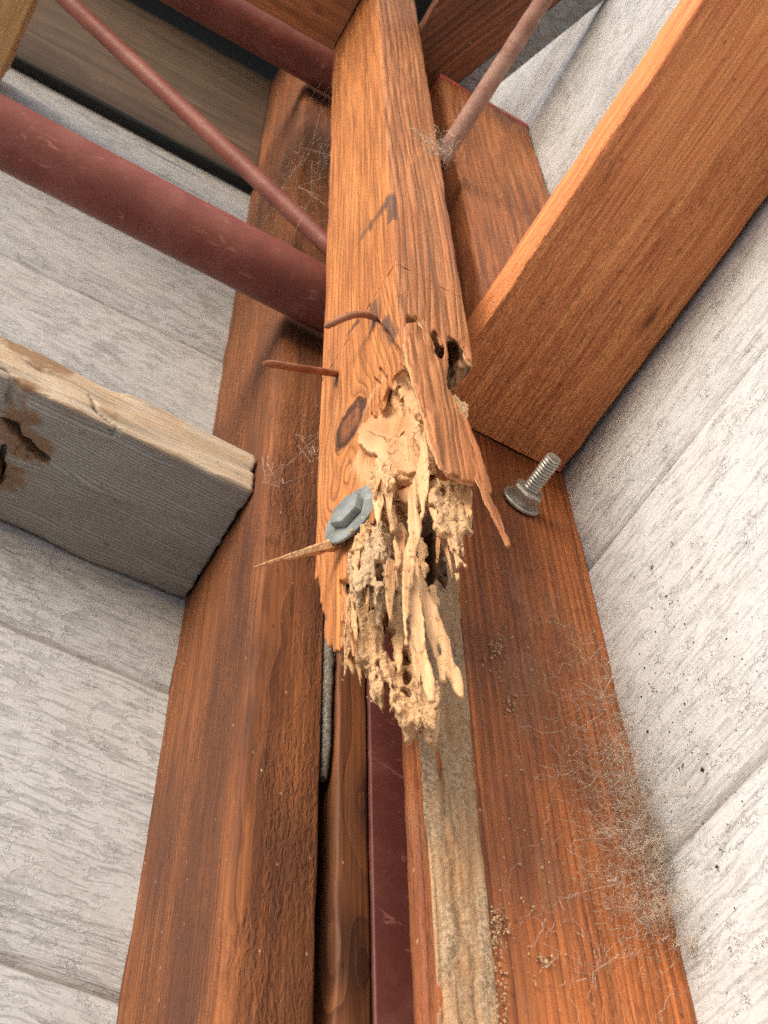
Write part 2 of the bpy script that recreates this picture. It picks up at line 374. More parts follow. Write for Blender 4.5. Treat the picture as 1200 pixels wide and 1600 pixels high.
def board(name, lo, hi, axis, mat, parent=None, bevel=0.0035, jit=0.0008, step=0.008, seed=0, wane=None, face=0.0004):
    """sawn board between corners lo and hi (u): bevelled, edges and faces slightly uneven along its length"""
    lo = W(lo); hi = W(hi)
    ax = 'XYZ'.index(axis); others = [i for i in range(3) if i != ax]
    A, B = others
    n = max(2, int((hi[ax] - lo[ax]) / step) + 1)
    ls = np.linspace(lo[ax], hi[ax], n)
    w = hi[A] - lo[A]; h = hi[B] - lo[B]
    flat = []
    for ci, (ca, cb) in enumerate([(0, 0), (1, 0), (1, 1), (0, 1)]):
        wf = wane.get((ca, cb), 1.0) if wane else 1.0
        j0 = smooth_noise(n, 4, seed * 97 + ci * 7); j1 = smooth_noise(n, 4, seed * 97 + ci * 7 + 3)
        bx = np.maximum(bevel * wf * (1 + 0.25 * j0), 0.0006); by = np.maximum(bevel * wf * (1 + 0.25 * j1), 0.0006)
        cx = lo[A] + ca * w + (bx if ca == 0 else -bx); cy = lo[B] + cb * h + (by if cb == 0 else -by)
        for k in range(4):
            th = math.pi * (1 + ci * 0.5) + math.pi / 2 * k / 3
            flat.append(np.stack([cx + bx * math.cos(th) - (1 if ca else -1) * abs(jit) * np.abs(j1) * 0.5,
                                  cy + by * math.sin(th) - (1 if cb else -1) * abs(jit) * np.abs(j0) * 0.5], 1))
    full = []
    m = len(flat)
    for i in range(m):
        p, q = flat[i], flat[(i + 1) % m]
        full.append(p)
        gap = np.linalg.norm(q[0] - p[0])
        if i % 4 == 3 and gap > 0.012:
            kk = min(5, int(gap / 0.012))
            d = q.mean(0) - p.mean(0); nrm = np.array([d[1], -d[0]]) / (np.linalg.norm(d) + 1e-9)
            for k in range(1, kk + 1):
                f = k / (kk + 1)
                off = -face * np.abs(smooth_noise(n, 7, seed * 13 + i * 11 + k))[:, None] * nrm
                full.append(p * (1 - f) + q * f + off)
    R = np.stack(full, 1)            # n, m, 2
    m = R.shape[1]
    V = np.zeros((n, m, 3))
    V[..., A] = R[..., 0]; V[..., B] = R[..., 1]; V[..., ax] = ls[:, None]
    V[0, :, ax] += 0; idx = np.arange(n * m).reshape(n, m)
    a = idx[:-1]; b = idx[1:]
    q = np.stack([a, np.roll(a, -1, 1), np.roll(b, -1, 1), b], -1).reshape(-1, 4)
    flip = (ax == 1)
    if flip: q = q[:, ::-1]
    F = [tuple(r) for r in q]
    e0 = tuple(idx[0][::-1]); e1 = tuple(idx[-1])
    F += [e0[::-1], e1[::-1]] if flip else [e0, e1]
    org = np.array([(lo[0] + hi[0]) / 2, (lo[1] + hi[1]) / 2, lo[2]])
    o = mesh_obj(name, V.reshape(-1, 3), F, mat, parent, origin=org)
    sharpen(o, 50)
    return o

def frame_of(d):
    d = np.asarray(d, float); d = d / np.linalg.norm(d)
    a = np.array([0, 0, 1.]) if abs(d[2]) < 0.9 else np.array([1., 0, 0])
    s = np.cross(a, d); s /= np.linalg.norm(s)
    return s, np.cross(d, s), d
def tube(name, pts, rad, mat, parent=None, sides=20, jit=0.0, caps=True, seed=0, origin=None):
    """tube along world points; rad float or list"""
    pts = np.asarray(pts, float); n = len(pts)
    rad = np.broadcast_to(np.asarray(rad, float), (n,))
    rg = np.random.default_rng(seed)
    V = []
    s0, t0, d0 = frame_of(pts[1] - pts[0])
    for i in range(n):
        d = pts[min(i + 1, n - 1)] - pts[max(i - 1, 0)]; d /= np.linalg.norm(d)
        s0 = s0 - d * (s0 @ d); s0 /= np.linalg.norm(s0); t0 = np.cross(d, s0)
        for k in range(sides):
            a = 2 * math.pi * k / sides
            r = rad[i] * (1 + jit * rg.normal())
            V.append(pts[i] + r * (math.cos(a) * s0 + math.sin(a) * t0))
    F = []
    for i in range(n - 1):
        for k in range(sides):
            k2 = (k + 1) % sides
            F.append((i * sides + k, i * sides + k2, (i + 1) * sides + k2, (i + 1) * sides + k))
    if caps:
        F.append(tuple(range(sides))[::-1]); F.append(tuple((n - 1) * sides + k for k in range(sides)))
    o = mesh_obj(name, np.array(V), F, mat, parent, origin=pts[0] if origin is None else origin)
    sharpen(o, 50)
    return o
def lathe(name, base, d, prof, mat, parent=None, sides=24, hexa=(), rot=0.0):
    """revolve prof [(radius, height)] about axis d from base; profile rows listed in `hexa` are hexagons"""
    s, t, d = frame_of(d); base = np.asarray(base, float)
    V = []; n = len(prof)
    for i, (r, h) in enumerate(prof):
        for k in range(sides):
            a = 2 * math.pi * k / sides
            rr = r
            if i in hexa:
                am = (a) % (math.pi / 3) - math.pi / 6
                rr = r * math.cos(math.pi / 6) / math.cos(am)
            V.append(base + d * h + rr * (math.cos(a + rot) * s + math.sin(a + rot) * t))
    F = []
    for i in range(n - 1):
        for k in range(sides):
            k2 = (k + 1) % sides
            F.append((i * sides + k, i * sides + k2, (i + 1) * sides + k2, (i + 1) * sides + k))
    F.append(tuple(range(sides))[::-1]); F.append(tuple((n - 1) * sides + k for k in range(sides)))
    o = mesh_obj(name, np.array(V), F, mat, parent, origin=base)
    sharpen(o, 30)
    return o

# ------------------------------------------------------------------ voxel sculpting
def gnoise(shape, vox, lam, seed):
    """smooth random field (unit std) with feature sizes lam (metres per axis)"""
    r = np.random.default_rng(seed).normal(size=shape).astype(np.float32)
    f = np.fft.rfftn(r)
    ks = [np.fft.fftfreq(shape[i], vox) for i in range(len(shape) - 1)] + [np.fft.rfftfreq(shape[-1], vox)]
    e = 0
    for i, k in enumerate(ks):
        sh = [1] * len(shape); sh[i] = len(k)
        e = e + (k * lam[i]).reshape(sh) ** 2
    f *= np.exp(-2.2 * e)
    g = np.fft.irfftn(f, s=shape)
    g -= g.mean(); g /= g.std() + 1e-9
    return g.astype(np.float32)
def poly_sdf(px, py, poly):
    """signed distance (negative inside) of grids px,py to a polygon (k,2)"""
    d = np.full(px.shape, 1e9); inside = np.zeros(px.shape, bool)
    k = len(poly)
    for i in range(k):
        a = poly[i]; b = poly[(i + 1) % k]
        e = b - a; wx = px - a[0]; wy = py - a[1]
        h = np.clip((wx * e[0] + wy * e[1]) / (e @ e + 1e-18), 0, 1)
        d = np.minimum(d, (wx - h * e[0]) ** 2 + (wy - h * e[1]) ** 2)
        c = ((a[1] <= py) != (b[1] <= py))
        if abs(e[1]) > 1e-12:
            inside ^= c & (px < a[0] + e[0] * (py - a[1]) / e[1])
    d = np.sqrt(d)
    return np.where(inside, -d, d).astype(np.float32)
def smin(a, b, k):
    h = np.clip(0.5 + 0.5 * (b - a) / k, 0, 1)
    return b * (1 - h) + a * h - k * h * (1 - h)
def smax(a, b, k): return -smin(-a, -b, k)
def seg_dist(p, a, b):
    e = b - a
    h = np.clip(((p[..., 0] - a[0]) * e[0] + (p[..., 1] - a[1]) * e[1]) / (e @ e), 0, 1)
    return np.sqrt((p[..., 0] - a[0] - h * e[0]) ** 2 + (p[..., 1] - a[1] - h * e[1]) ** 2)
def surface_nets(f, vox):
    """naive surface nets: f<0 inside -> (verts in grid metres, quads)"""
    f = f.astype(np.float32)
    s = f < 0
    nx, ny, nz = f.shape
    c = np.zeros((nx - 1, ny - 1, nz - 1), np.int8)
    for i in (0, 1):
        for j in (0, 1):
            for k in (0, 1):
                c += s[i:nx - 1 + i, j:ny - 1 + j, k:nz - 1 + k]
    act = (c > 0) & (c < 8)
    ci = np.argwhere(act)
    vid = np.full(act.shape, -1, np.int64); vid[act] = np.arange(len(ci))
    acc = np.zeros((len(ci), 3)); cnt = np.zeros(len(ci))
    cor = [(i, j, k) for i in (0, 1) for j in (0, 1) for k in (0, 1)]
    for a in range(8):
        for b in range(a + 1, 8):
            if sum(abs(x - y) for x, y in zip(cor[a], cor[b])) != 1: continue
            A = np.array(cor[a]); B = np.array(cor[b])
            fa = f[tuple((ci + A).T)]; fb = f[tuple((ci + B).T)]
            m = (fa < 0) != (fb < 0)
            t = np.where(m, fa / np.where(m, fa - fb, 1), 0)
            p = A + (B - A) * t[:, None]
            acc[m] += p[m]; cnt[m] += 1
    V = (ci + acc / cnt[:, None]) * vox
    Q = []
    for ax in range(3):
        o = [i for i in range(3) if i != ax]
        sl0 = [slice(None)] * 3; sl1 = [slice(None)] * 3
        sl0[ax] = slice(0, -1); sl1[ax] = slice(1, None)
        for q in o: sl0[q] = slice(1, -1); sl1[q] = slice(1, -1)
        a = s[tuple(sl0)]; b = s[tuple(sl1)]
        for flip, m in ((False, a & ~b), (True, ~a & b)):
            e = np.argwhere(m)
            if not len(e): continue
            e[:, o[0]] += 1; e[:, o[1]] += 1
            def g(d0, d1):
                q = e.copy(); q[:, o[0]] += d0; q[:, o[1]] += d1
                return vid[tuple(q.T)]
            quad = np.stack([g(-1, -1), g(0, -1), g(0, 0), g(-1, 0)], 1)
            if (ax == 1) != flip: quad = quad[:, ::-1]
            Q.append(quad)
    return V, np.concatenate(Q)

# ================================================================== THE SETTING
ZG = -CAMZ / S          # ground level in u
t = NT('concrete'); P = t.tc.outputs['Object']
n1 = t.noise(P, 3, 6.0, 0.6); n2 = t.noise(P, 60, 5.0, 0.7)
M_CONC = t.done(t.mix(t.smooth(n1, 0.3, 0.7), (0.52, 0.515, 0.50), (0.60, 0.59, 0.575)), 0.85, t.bump(n2, 0.002, 0.6), 0.2)
g = 600.0
gnd = mesh_obj('ground', [(-g, -g, 0), (g, -g, 0), (g, g, 0), (-g, g, 0)], [(0, 1, 2, 3)], M_CONC, smooth=False)
tag(gnd, 'pale concrete slab under the porch', None, kind='structure')

# key planes (u)
XW = 0.4755        # right wall
YW = 0.750         # left wall
YR = 0.4675        # front of the right post
XR0 = 0.303        # its left edge
XL = 0.249         # left post, side towards the room
YL = 0.585         # left post, front edge
XL1 = 0.3065       # left post, inner edge
ZB = 1.0426        # underside of the two rails
TX0, TX1, TY0, TY1 = 0.2345, 0.2955, 0.348, 0.4655   # damaged corner timber

# ---- walls: siding boards, one object each, bevelled lower band
M_SIDE_L = siding_mat('siding_left', (0.470, 0.475, 0.472), (0.325, 0.325, 0.318), 'X', crack=0.10, patch=0.85, specks=0.10, grime=0.15, seed=3.1, streak=0.65, pscale=55)
M_SIDE_R = siding_mat('siding_right', (0.535, 0.552, 0.570), (0.40, 0.41, 0.42), 'Y', crack=1.0, patch=0.65, specks=0.6, grime=0.16, seed=8.4, streak=0.6, pscale=70)
LAPS = [-1.70, -1.53, -1.22, -0.915, -0.61, -0.305, 0.0, 0.305, 0.611, 0.921, 1.228, 1.532, 1.836, 2.095]
def siding(name, parent, mat, wall, z0, z1, a0, a1, seed):
    prof = [(-0.02, 0.0), (0.004, 0.0), (0.0065, 0.004), (0.009, 0.018), (0.0135, 0.040), (0.0155, 0.052), (0.0155, 0.070)]
    H = z1 - z0
    prof = [p for p in prof if p[1] < H * 0.6]
    prof += [(0.0150, H * 0.6), (0.0135, H - 0.012), (0.0125, H - 0.004), (0.0112, H - 0.0008), (-0.02, H - 0.0008)]
    n = 60
    al = np.linspace(a0, a1, n)
    V = np.zeros((n, len(prof), 3))
    wob = smooth_noise(n, 8, seed) * 0.0006
    for j, (o, z) in enumerate(prof):
        zz = z0 + z + (wob if j not in (0, len(prof) - 1) else 0)
        if wall == 'L': V[:, j, 0] = al; V[:, j, 1] = YW + 0.0155 - o; V[:, j, 2] = zz
        else: V[:, j, 1] = al; V[:, j, 0] = XW + 0.0155 - o; V[:, j, 2] = zz
    m = len(prof); idx = np.arange(n * m).reshape(n, m)
    q = np.stack([idx[:-1, :-1], idx[1:, :-1], idx[1:, 1:], idx[:-1, 1:]], -1).reshape(-1, 4)
    if wall == 'R': q = q[:, ::-1]
    F = [tuple(r) for r in q] + [tuple(idx[0]), tuple(idx[-1][::-1])]
    zr_ = np.array([p[1] for p in prof])
    lap = np.where(zr_ < 0.006, 1.0, np.where(zr_ < 0.02, 0.35, 0.0)); lap[-3:] = (0.55, 1.0, 1.0)
    band = np.where((zr_ > 0.002) & (zr_ < 0.055), 1.0, 0.0)
    o = mesh_obj(name, W(V.reshape(-1, 3)), F, mat, parent, {'lap': np.tile(lap, n), 'band': np.tile(band, n)}, origin=W((parent_origin(wall))))
    sharpen(o, 28)
    return o
def parent_origin(wall):
    return (-0.4, YW + 0.03, ZG) if wall == 'L' else (XW + 0.03, -0.4, ZG)
wl = empty('siding_wall', W(parent_origin('L')), 'grey-white embossed lap siding wall on the left behind the pipe and grey rail', 'wall')
wr = empty('siding_wall', W(parent_origin('R')), 'bright white cracked siding wall on the right of the brown posts', 'wall')
for i in range(len(LAPS) - 1):
    z0, z1 = LAPS[i], LAPS[i + 1]
    siding('siding_board', wl, M_SIDE_L, 'L', z0, z1, -1.6, 0.52, i)
LAPS_R = LAPS[:-1] + [2.14, 2.42, 2.705]
for i in range(len(LAPS_R) - 1):
    z0, z1 = LAPS_R[i] - 0.012, LAPS_R[i + 1] - 0.012
    siding('siding_board', wr, M_SIDE_R, 'R', z0, z1, -1.6, 0.80, 40 + i)

# ---- wood colours
M_POST_L = wood('stained_wood_dark', 'Z', (0.200, 0.070, 0.023), (0.105, 0.033, 0.012), (0.062, 0.022, 0.012), pith=(0.03, 0.40), ring=4.0, stain_amt=0.75, stain_scale=11, rough_sawn=0.6, seed=1.0, groove=0.3, rough=0.80)
M_POST_R = wood('stained_wood_red', 'Z', (0.375, 0.120, 0.033), (0.200, 0.050, 0.014), (0.090, 0.028, 0.016), pith=(-0.45, 0.05), ring=5.0, warp=0.004, stain_amt=0.72, stain_scale=8.5, rough_sawn=0.45, seed=2.0, groove=0.7, dirt=(0.30, 0.17, 0.09), dirt_amt=0.25)
_k = on((1018, 497), 2, ZB); KR_ = ((_k[0] - (0.338 + XW - 0.004) / 2) * S, (_k[1] - (-1.5 + YR - 0.0015) / 2) * S)
M_RAIL_R = wood('warm_cedar', 'Y', (0.650, 0.248, 0.092), (0.420, 0.130, 0.042), (0.330, 0.110, 0.034), pith=(0.22, 0.03), ring=3.0, warp=0.012, stain_amt=0.55, stain_scale=9, rough_sawn=0.8, seed=3.0, groove=0.25, ringdark=0.42, knots=((KR_[0], 0.001, KR_[1], 0.0065),))
M_RAIL_L = wood('grey_weathered_wood', 'X', (0.400, 0.315, 0.225), (0.245, 0.185, 0.125), (0.300, 0.285, 0.255), pith=(-0.35, 0.03), ring=2.6, warp=0.006, stain_amt=0.85, stain_scale=14, rough_sawn=0.15, seed=4.0, groove=0.6, dirt=(0.055, 0.045, 0.036), dirt_amt=0.0)
M_UPPER = wood('stained_wood_upper', 'Z', (0.345, 0.125, 0.042), (0.190, 0.058, 0.020), (0.130, 0.046, 0.024), pith=(0.02, 0.035), ring=5.0, warp=0.02, stain_amt=0.6, rough_sawn=0.3, seed=5.0)
M_TOPBEAM = wood('cedar_beam', 'X', (0.330, 0.120, 0.045), (0.190, 0.062, 0.024), (0.16, 0.06, 0.03), pith=(0.02, 0.14), ring=3.2, seed=6.0, stain_amt=0.4)
M_JOIST = wood('tan_wood', 'Y', (0.55, 0.33, 0.14), (0.40, 0.21, 0.08), (0.45, 0.25, 0.10), pith=(0.02, 0.14), ring=4, seed=7.0, stain_amt=0.3, fibre=0.2)
M_FASCIA = wood('brown_plywood', 'X', (0.115, 0.078, 0.053), (0.082, 0.054, 0.037), (0.068, 0.047, 0.034), pith=(0.3, 0.02), ring=14, warp=0.03, seed=8.0, stain_amt=0.5, groove=0.15)
M_SHEATH = wood('dark_roof_board', 'Y', (0.230, 0.088, 0.038), (0.085, 0.028, 0.014), (0.070, 0.026, 0.015), pith=(0.16, 0.05), ring=7.0, warp=0.02, seed=9.0, stain_amt=0.5)
M_KNOTB = wood('knotty_wood', 'Z', (0.185, 0.066, 0.024), (0.070, 0.022, 0.010), (0.060, 0.026, 0.016), pith=(-0.12, 0.03), ring=7.5, warp=0.03, seed=10.0, stain_amt=0.7, stain_scale=14, knots=((-0.003, -0.022, 1.795, 0.022), (0.010, -0.022, 1.90, 0.016)))
M_MAROON = paint_mat('maroon_paint', (0.088, 0.023, 0.018), (0.26, 0.10, 0.085), 0.40, 0.6, 0.0, 0.12)
M_PIPE = paint_mat('red_oxide_paint', (0.178, 0.050, 0.036), (0.42, 0.18, 0.13), 0.40, 0.7, 2.0, 0.20)
M_RUST = rust_mat('rust'); M_RODR = rust_mat('rusty_rod', (0.190, 0.088, 0.062), (0.285, 0.165, 0.125))
M_ZINC = zinc_mat('zinc_plate', (0.190, 0.212, 0.212), 0.42, 0.25); M_STEEL = zinc_mat('bright_steel', (0.46, 0.43, 0.38), 0.30, 0.65)
t = NT('lead_flashing'); P = t.tc.outputs['Object']; n1 = t.noise(P, 70, 3.0, 0.6, 0.5)
M_LEAD = t.done(t.mix(n1, (0.17, 0.195, 0.20), (0.28, 0.31, 0.315)), 0.30, t.bump(n1, 0.008, 0.9), 0.6, 0.15)
t = NT('black_gasket'); M_BLACK = t.done((0.018, 0.022, 0.021), 0.6, None, 0.3)
t = NT('red_primer'); M_REDEND = t.done((0.50, 0.12, 0.085), 0.6, None, 0.3)

# ---- posts
def thing(name, lo, hi, axis, mat, label, cat, part='board', **k):
    l = W(lo); h = W(hi)
    e = empty(name, ((l[0] + h[0]) / 2, (l[1] + h[1]) / 2, l[2]), label, cat)
    board(part, lo, hi, axis, mat, e, **k)
    return e
post_l = tag(board('wood_post', (XL, YL, ZG), (XL1, YW + 0.006, 2.64), 'Z', M_POST_L, bevel=0.003, jit=0.0003, seed=3, face=0.0004, wane={(0, 0): 2.2, (0, 1): .5, (1, 1): .5, (1, 0): .7}),
    'dark brown rough-sawn post against the left siding wall', 'post')
post_r = thing('wood_post', (XR0, YR, ZG), (XW + 0.0025, YR + 0.0125, ZB + 0.10), 'Z', M_POST_R, 'wide red-brown post beside the white wall with a bolt sticking out of it', 'post', seed=5, bevel=0.002)
board('backing', (0.385, YR + 0.013, ZG), (XW + 0.002, YR + 0.06, ZB + 0.10), 'Z', M_POST_R, post_r, seed=51, bevel=0.002)
upper = empty('wood_post', W((0.39, 0.40, 1.09)), 'short reddish upright board above the right rail with a red painted top end', 'board')
board('board', (0.3455, 0.383, ZB + 0.0482), (XW - 0.0, 0.4330, 1.766), 'Z', M_UPPER, upper, seed=6, bevel=0.003)
board('painted_end', (0.3450, 0.3822, 1.7665), (XW + 0.0005, 0.4335, 1.7800), 'Z', M_REDEND, upper, seed=7, bevel=0.001, step=0.003)

# ---- rails that butt against the posts
rail_r = tag(board('wood_rail', (0.338, -1.5, ZB), (XW - 0.004, YR - 0.0015, ZB + 0.048), 'Y', M_RAIL_R, seed=8, bevel=0.0022, jit=0.0010, face=0.0006),
    'clean orange cedar rail running up to the right along the white wall', 'beam')
# ---- steel column and truss
col_o = empty('steel_column', W((0.33, 0.52, ZG)), 'dark maroon painted steel column in the gap between the two posts', 'column')
board('column_tube', (0.3440, 0.5835, ZG), (0.440, 0.690, 2.69), 'Z', M_MAROON, col_o, bevel=0.0012, jit=0.0, face=0.0, seed=9, step=0.05)
tr = empty('steel_truss', W((0.27, 0.545, 1.34)), 'red-brown painted steel pipe truss running left from the column', 'truss')
pc = on((250, 340), 1, 0.545); PR_ = 0.0325
def xline(y, z, x0, x1, n): return [W((x, y, z)) for x in np.linspace(x0, x1, n)]
tube('lower_chord', xline(0.545, 1.3415, -1.5, 0.3445, 40), PR_ * S, M_PIPE, tr, sides=40, jit=0.002, seed=1)
tube('upper_chord', xline(0.545, 2.165, -1.5, 0.3445, 30), 0.034 * S, M_PIPE, tr, sides=32, jit=0.002, seed=2)
ra = np.array(on((96, -8), 1, 0.545)); rb = np.array(on((507, 379), 1, 0.545)); rd = rb - ra
tube('web_rod', [W(ra - rd * 0.6 + rd * 1.64 * k) for k in np.linspace(0, 1, 30)], 0.0105 * S, M_PIPE, tr, sides=20, jit=0.006, seed=3)
# rusty rod of the truss that runs out along the right wall
r0 = np.array(on((688, 250), 1, 0.372)); r1 = np.array(on((862, -20), 1, 0.20)); rd = r1 - r0
rod = tag(tube('steel_rod', [W(r0 + rd * k) for k in np.linspace(-0.02, 1.25, 60)], 0.0092 * S, M_RODR, None, sides=18, jit=0.02, seed=4),
    'thin rusty steel rod rising to the right from the timber side', 'rod')

# ---- recess between the posts
kb = tag(board('wood_board', (XL1 + 0.0120, 0.5845, ZG), (0.3430, 0.640, 1.30), 'Z', M_KNOTB, bevel=0.002, seed=11), 'dark knotty board in the gap between the left post and the maroon column', 'board')
t = NT('grey_foam'); P = t.tc.outputs['Object']; n2 = t.noise(P, 420, 4.0, 0.7)
M_FOAM = t.done(t.mix(t.smooth(n2, 0.35, 0.65), (0.10, 0.09, 0.078), (0.24, 0.22, 0.19)), 0.9, t.bump(n2, 0.0015, 0.8), 0.1)
fz1 = 0.704; fz2 = 0.85
foam = tag(tube('sealant_strip', [W((0.3122 + 0.0004 * math.sin(9 * k), 0.5900 + 0.25 * max(0.0, 0.72 - z), z)) for k, z in enumerate(np.linspace(fz1, fz2 + 0.2, 36))],
    [0.0054 * S * min(1, 0.6 + 0.03 * k) for k in range(36)], M_FOAM, None, sides=14, jit=0.06, seed=5), 'grey crumbly sealant strip along the inner edge of the left post', 'sealant')

# ---- overhead
topb = tag(board('wood_beam', (-1.2, 0.30, 1.930), (TX0 - 0.002, 0.4625, 2.03), 'X', M_TOPBEAM, seed=12, bevel=0.002), 'red-brown beam overhead butting into the top of the damaged timber', 'beam')
jo = on((33, 45), 2, 1.93)
joist = tag(board('wood_joist', (jo[0] - 0.10, -0.6, 1.925), (jo[0], 0.7325, 2.03), 'Y', M_JOIST, seed=13, bevel=0.003), 'pale tan joist crossing overhead in the upper left corner', 'beam')
fas = tag(board('wood_board', (-1.6, 0.738, 2.108), (XL - 0.001, 0.775, 2.652), 'X', M_FASCIA, seed=14, bevel=0.002), 'wide dim brown board above the left siding wall', 'board')
gas = tag(board('rubber_gasket', (-1.6, 0.7365, 2.094), (XL - 0.001, 0.752, 2.1075), 'X', M_BLACK, seed=15, bevel=0.001, step=0.05), 'black strip under the wide brown board on the left wall', 'strip')
# soffit board and lead flashing at the right: both run askew to the walls
DSK = math.atan2(-0.936, 0.351)
def slab(name, pts, z0, z1, mat, lab, cat):
    """flat piece with outline pts (u, in plan) between z0 and z1; its own Y axis follows the skew edge"""
    org = W((pts[0][0], pts[0][1], z0)); ang = DSK + math.pi / 2
    R_ = np.array([[math.cos(ang), math.sin(ang)], [-math.sin(ang), math.cos(ang)]])
    q = [R_ @ (W((p[0], p[1], 0))[:2] - org[:2]) for p in pts]
    m = len(q); b_ = 0.002
    cen = np.mean(q, 0); V = []
    for zz, sh_ in ((0.0, b_), (b_, 0.0), ((z1 - z0) * S, 0.0)):
        for p in q:
            d_ = cen - p; V.append((*(p + d_ / np.linalg.norm(d_) * sh_), zz))
    F = [tuple(range(m))[::-1], tuple(range(2 * m, 3 * m))]
    for k in range(2):
        F += [(k * m + i, k * m + (i + 1) % m, (k + 1) * m + (i + 1) % m, (k + 1) * m + i) for i in range(m)]
    ar = sum(q[i][0] * q[(i + 1) % m][1] - q[(i + 1) % m][0] * q[i][1] for i in range(m))
    if ar < 0: F = [f[::-1] for f in F]
    o = mesh_obj(name, np.array(V), F, mat, smooth=False)
    o.location = tuple(map(float, org)); o.rotation_euler = (0, 0, ang)
    return tag(o, lab, cat)
slab('wood_board', [(0.298, 0.46), (0.298, 0.17), (0.4530, 0.17), (0.3439, 0.46)], 1.7865, 1.815, M_SHEATH, 'dark brown streaky soffit board at the top behind the rusty rod', 'board')
slab('metal_flashing', [(0.3441, 0.46), (0.4532, 0.17), (0.4740, 0.17), (0.4740, 0.210), (0.3803, 0.46)], 1.7850, 1.800, M_LEAD, 'grey lead flashing strip above the white wall at the top', 'flashing')
# roofing deck added to block the sky; near-black paints the dark gap
rf = board('sky_block_roof', (-0.32, 0.05, 2.705), (0.9, 1.0, 2.76), 'X', M_BLACK, seed=20, bevel=0.002)
tag(rf, 'near-black roofing deck added overhead to block the sky', None, kind='structure')

# ================================================================== LEFT RAIL (weathered, split)
def rail_left():
    """grey weathered rail: voxel-sculpted so that its split end, rotten corner and cracks are real"""
    vox = 0.0016
    x0, x1 = -0.16, XL - 0.0015
    y0, y1 = 0.612, YW - 0.003
    z0, z1 = ZB, ZB + 0.060
    lo = W((x0, y0, z0)) - 3 * vox; hi = W((x1, y1, z1)) + 3 * vox
    n = np.ceil((hi - lo) / vox).astype(int) + 1
    gx, gy, gz = [lo[i] + vox * np.arange(n[i]) for i in range(3)]
    X = gx[:, None, None]; Y = gy[None, :, None]; Z = gz[None, None, :]
    a = W((x0, y0, z0)); b = W((x1, y1, z1)); c = (a + b) / 2; h = (b - a) / 2
    r = 0.0018
    qx = np.abs(X - c[0]) - (h[0] - r); qy = np.abs(Y - c[1]) - (h[1] - r); qz = np.abs(Z - c[2]) - (h[2] - r)
    f = np.sqrt(np.maximum(qx, 0) ** 2 + np.maximum(qy, 0) ** 2 + np.maximum(qz, 0) ** 2) + np.minimum(np.maximum(np.maximum(qx, qy), qz), 0) - r
    f = f.astype(np.float32)
    f += 0.0006 * gnoise(f.shape, vox, (0.05, 0.006, 0.006), 3) + 0.0004 * gnoise(f.shape, vox, (0.03, 0.012, 0.012), 33)
    # splits along the lower front edge and across the rotten part
    def crack(pts, axis, cc, wdt, dep, seed):
        nonlocal f
        q = np.array([W(on(p, axis, cc)) for p in pts])
        if axis == 2:   # on the underside: polyline in x,y
            G = np.stack(np.broadcast_arrays(gx[:, None], gy[None, :]), -1)
            d = np.min([seg_dist(G, q[i][:2], q[i + 1][:2]) for i in range(len(q) - 1)], 0)
            nz = gnoise(d.shape, vox, (0.008, 0.008), seed)
            w = (d - wdt * (1 + 0.5 * nz))[:, :, None]
            cut = np.maximum(w, (Z - (a[2] + dep)))
        else:           # on the front face: polyline in x,z
            G = np.stack(np.broadcast_arrays(gx[:, None], gz[None, :]), -1)
            d = np.min([seg_dist(G, q[i][[0, 2]], q[i + 1][[0, 2]]) for i in range(len(q) - 1)], 0)
            nz = gnoise(d.shape, vox, (0.008, 0.008), seed)
            w = (d - wdt * (1 + 0.5 * nz))[:, None, :]
            cut = np.maximum(w, (Y - (a[1] + dep)))
        f = np.maximum(f, -cut)
    crack([(-40, 560), (10, 575), (35, 600), (65, 618)], 1, y0, 0.0022, 0.02, 1)
    crack([(65, 618), (120, 655), (190, 680)], 1, y0, 0.0008, 0.012, 2)
    crack([(140, 615), (150, 640), (175, 660), (200, 678)], 1, y0, 0.0008, 0.008, 3)
    crack([(-20, 640), (15, 665), (40, 695), (75, 720)], 2, z0, 0.0024, 0.022, 4)
    crack([(5, 700), (0, 760)], 2, z0, 0.002, 0.02, 5)
    V, Q = surface_nets(f, vox)
    V = V + lo
    # where the underside has turned grey, and the dark rot round the splits
    pts = [W(on(p, 2, z0)) for p in [(20, 665), (45, 700), (5, 740)]]
    rot = np.zeros(len(V))
    for p in pts: rot = np.maximum(rot, np.exp(-(np.linalg.norm((V - p) * np.array([1, 1, 1.]), axis=1) / 0.022) ** 2))
    p2 = [W(on(p, 1, y0)) for p in [(0, 520), (15, 530), (30, 545), (60, 560), (95, 578), (40, 605)]]
    for p in p2: rot = np.maximum(rot, 0.8 * np.exp(-(np.linalg.norm(V - p, axis=1) / 0.016) ** 2))
    gry = np.exp(-((V[:, 1] - W((0, 0.65, 0))[1]) / 0.028) ** 2) * (V[:, 2] < a[2] + 0.004)
    side = np.clip((a[1] + 0.004 - V[:, 1]) / 0.004, 0, 1)
    # material
    t = NT('grey_weathered_wood_rail')
    x, y, z = t.sep(t.tc.outputs['Object']); P = t.comb(x, y, z)
    w = t.math('MULTIPLY', t.noise(t.vmath('MULTIPLY', P, (4, 22, 22)), 1.0, 3.0), 0.006)
    ph = t.math('MULTIPLY', t.math('ADD', t.math('ADD', y, t.math('MULTIPLY', z, 1.0)), w), 1000 / 2.3)
    fr = t.math('FRACT', ph); late = t.ramp(fr, [(0, 0), (0.4, 0.1), (0.85, 1), (0.95, 0.9), (1, 0)])
    fib = t.noise(t.vmath('MULTIPLY', P, (12, 520, 520)), 1.0, 1.5, 0.6)
    big = t.noise(t.vmath('MULTIPLY', P, (14, 40, 40)), 1.0, 6.0, 0.65); bl = t.noise(t.vmath('MULTIPLY', P, (28, 60, 60)), 1.0, 6.0, 0.7, 0.5)
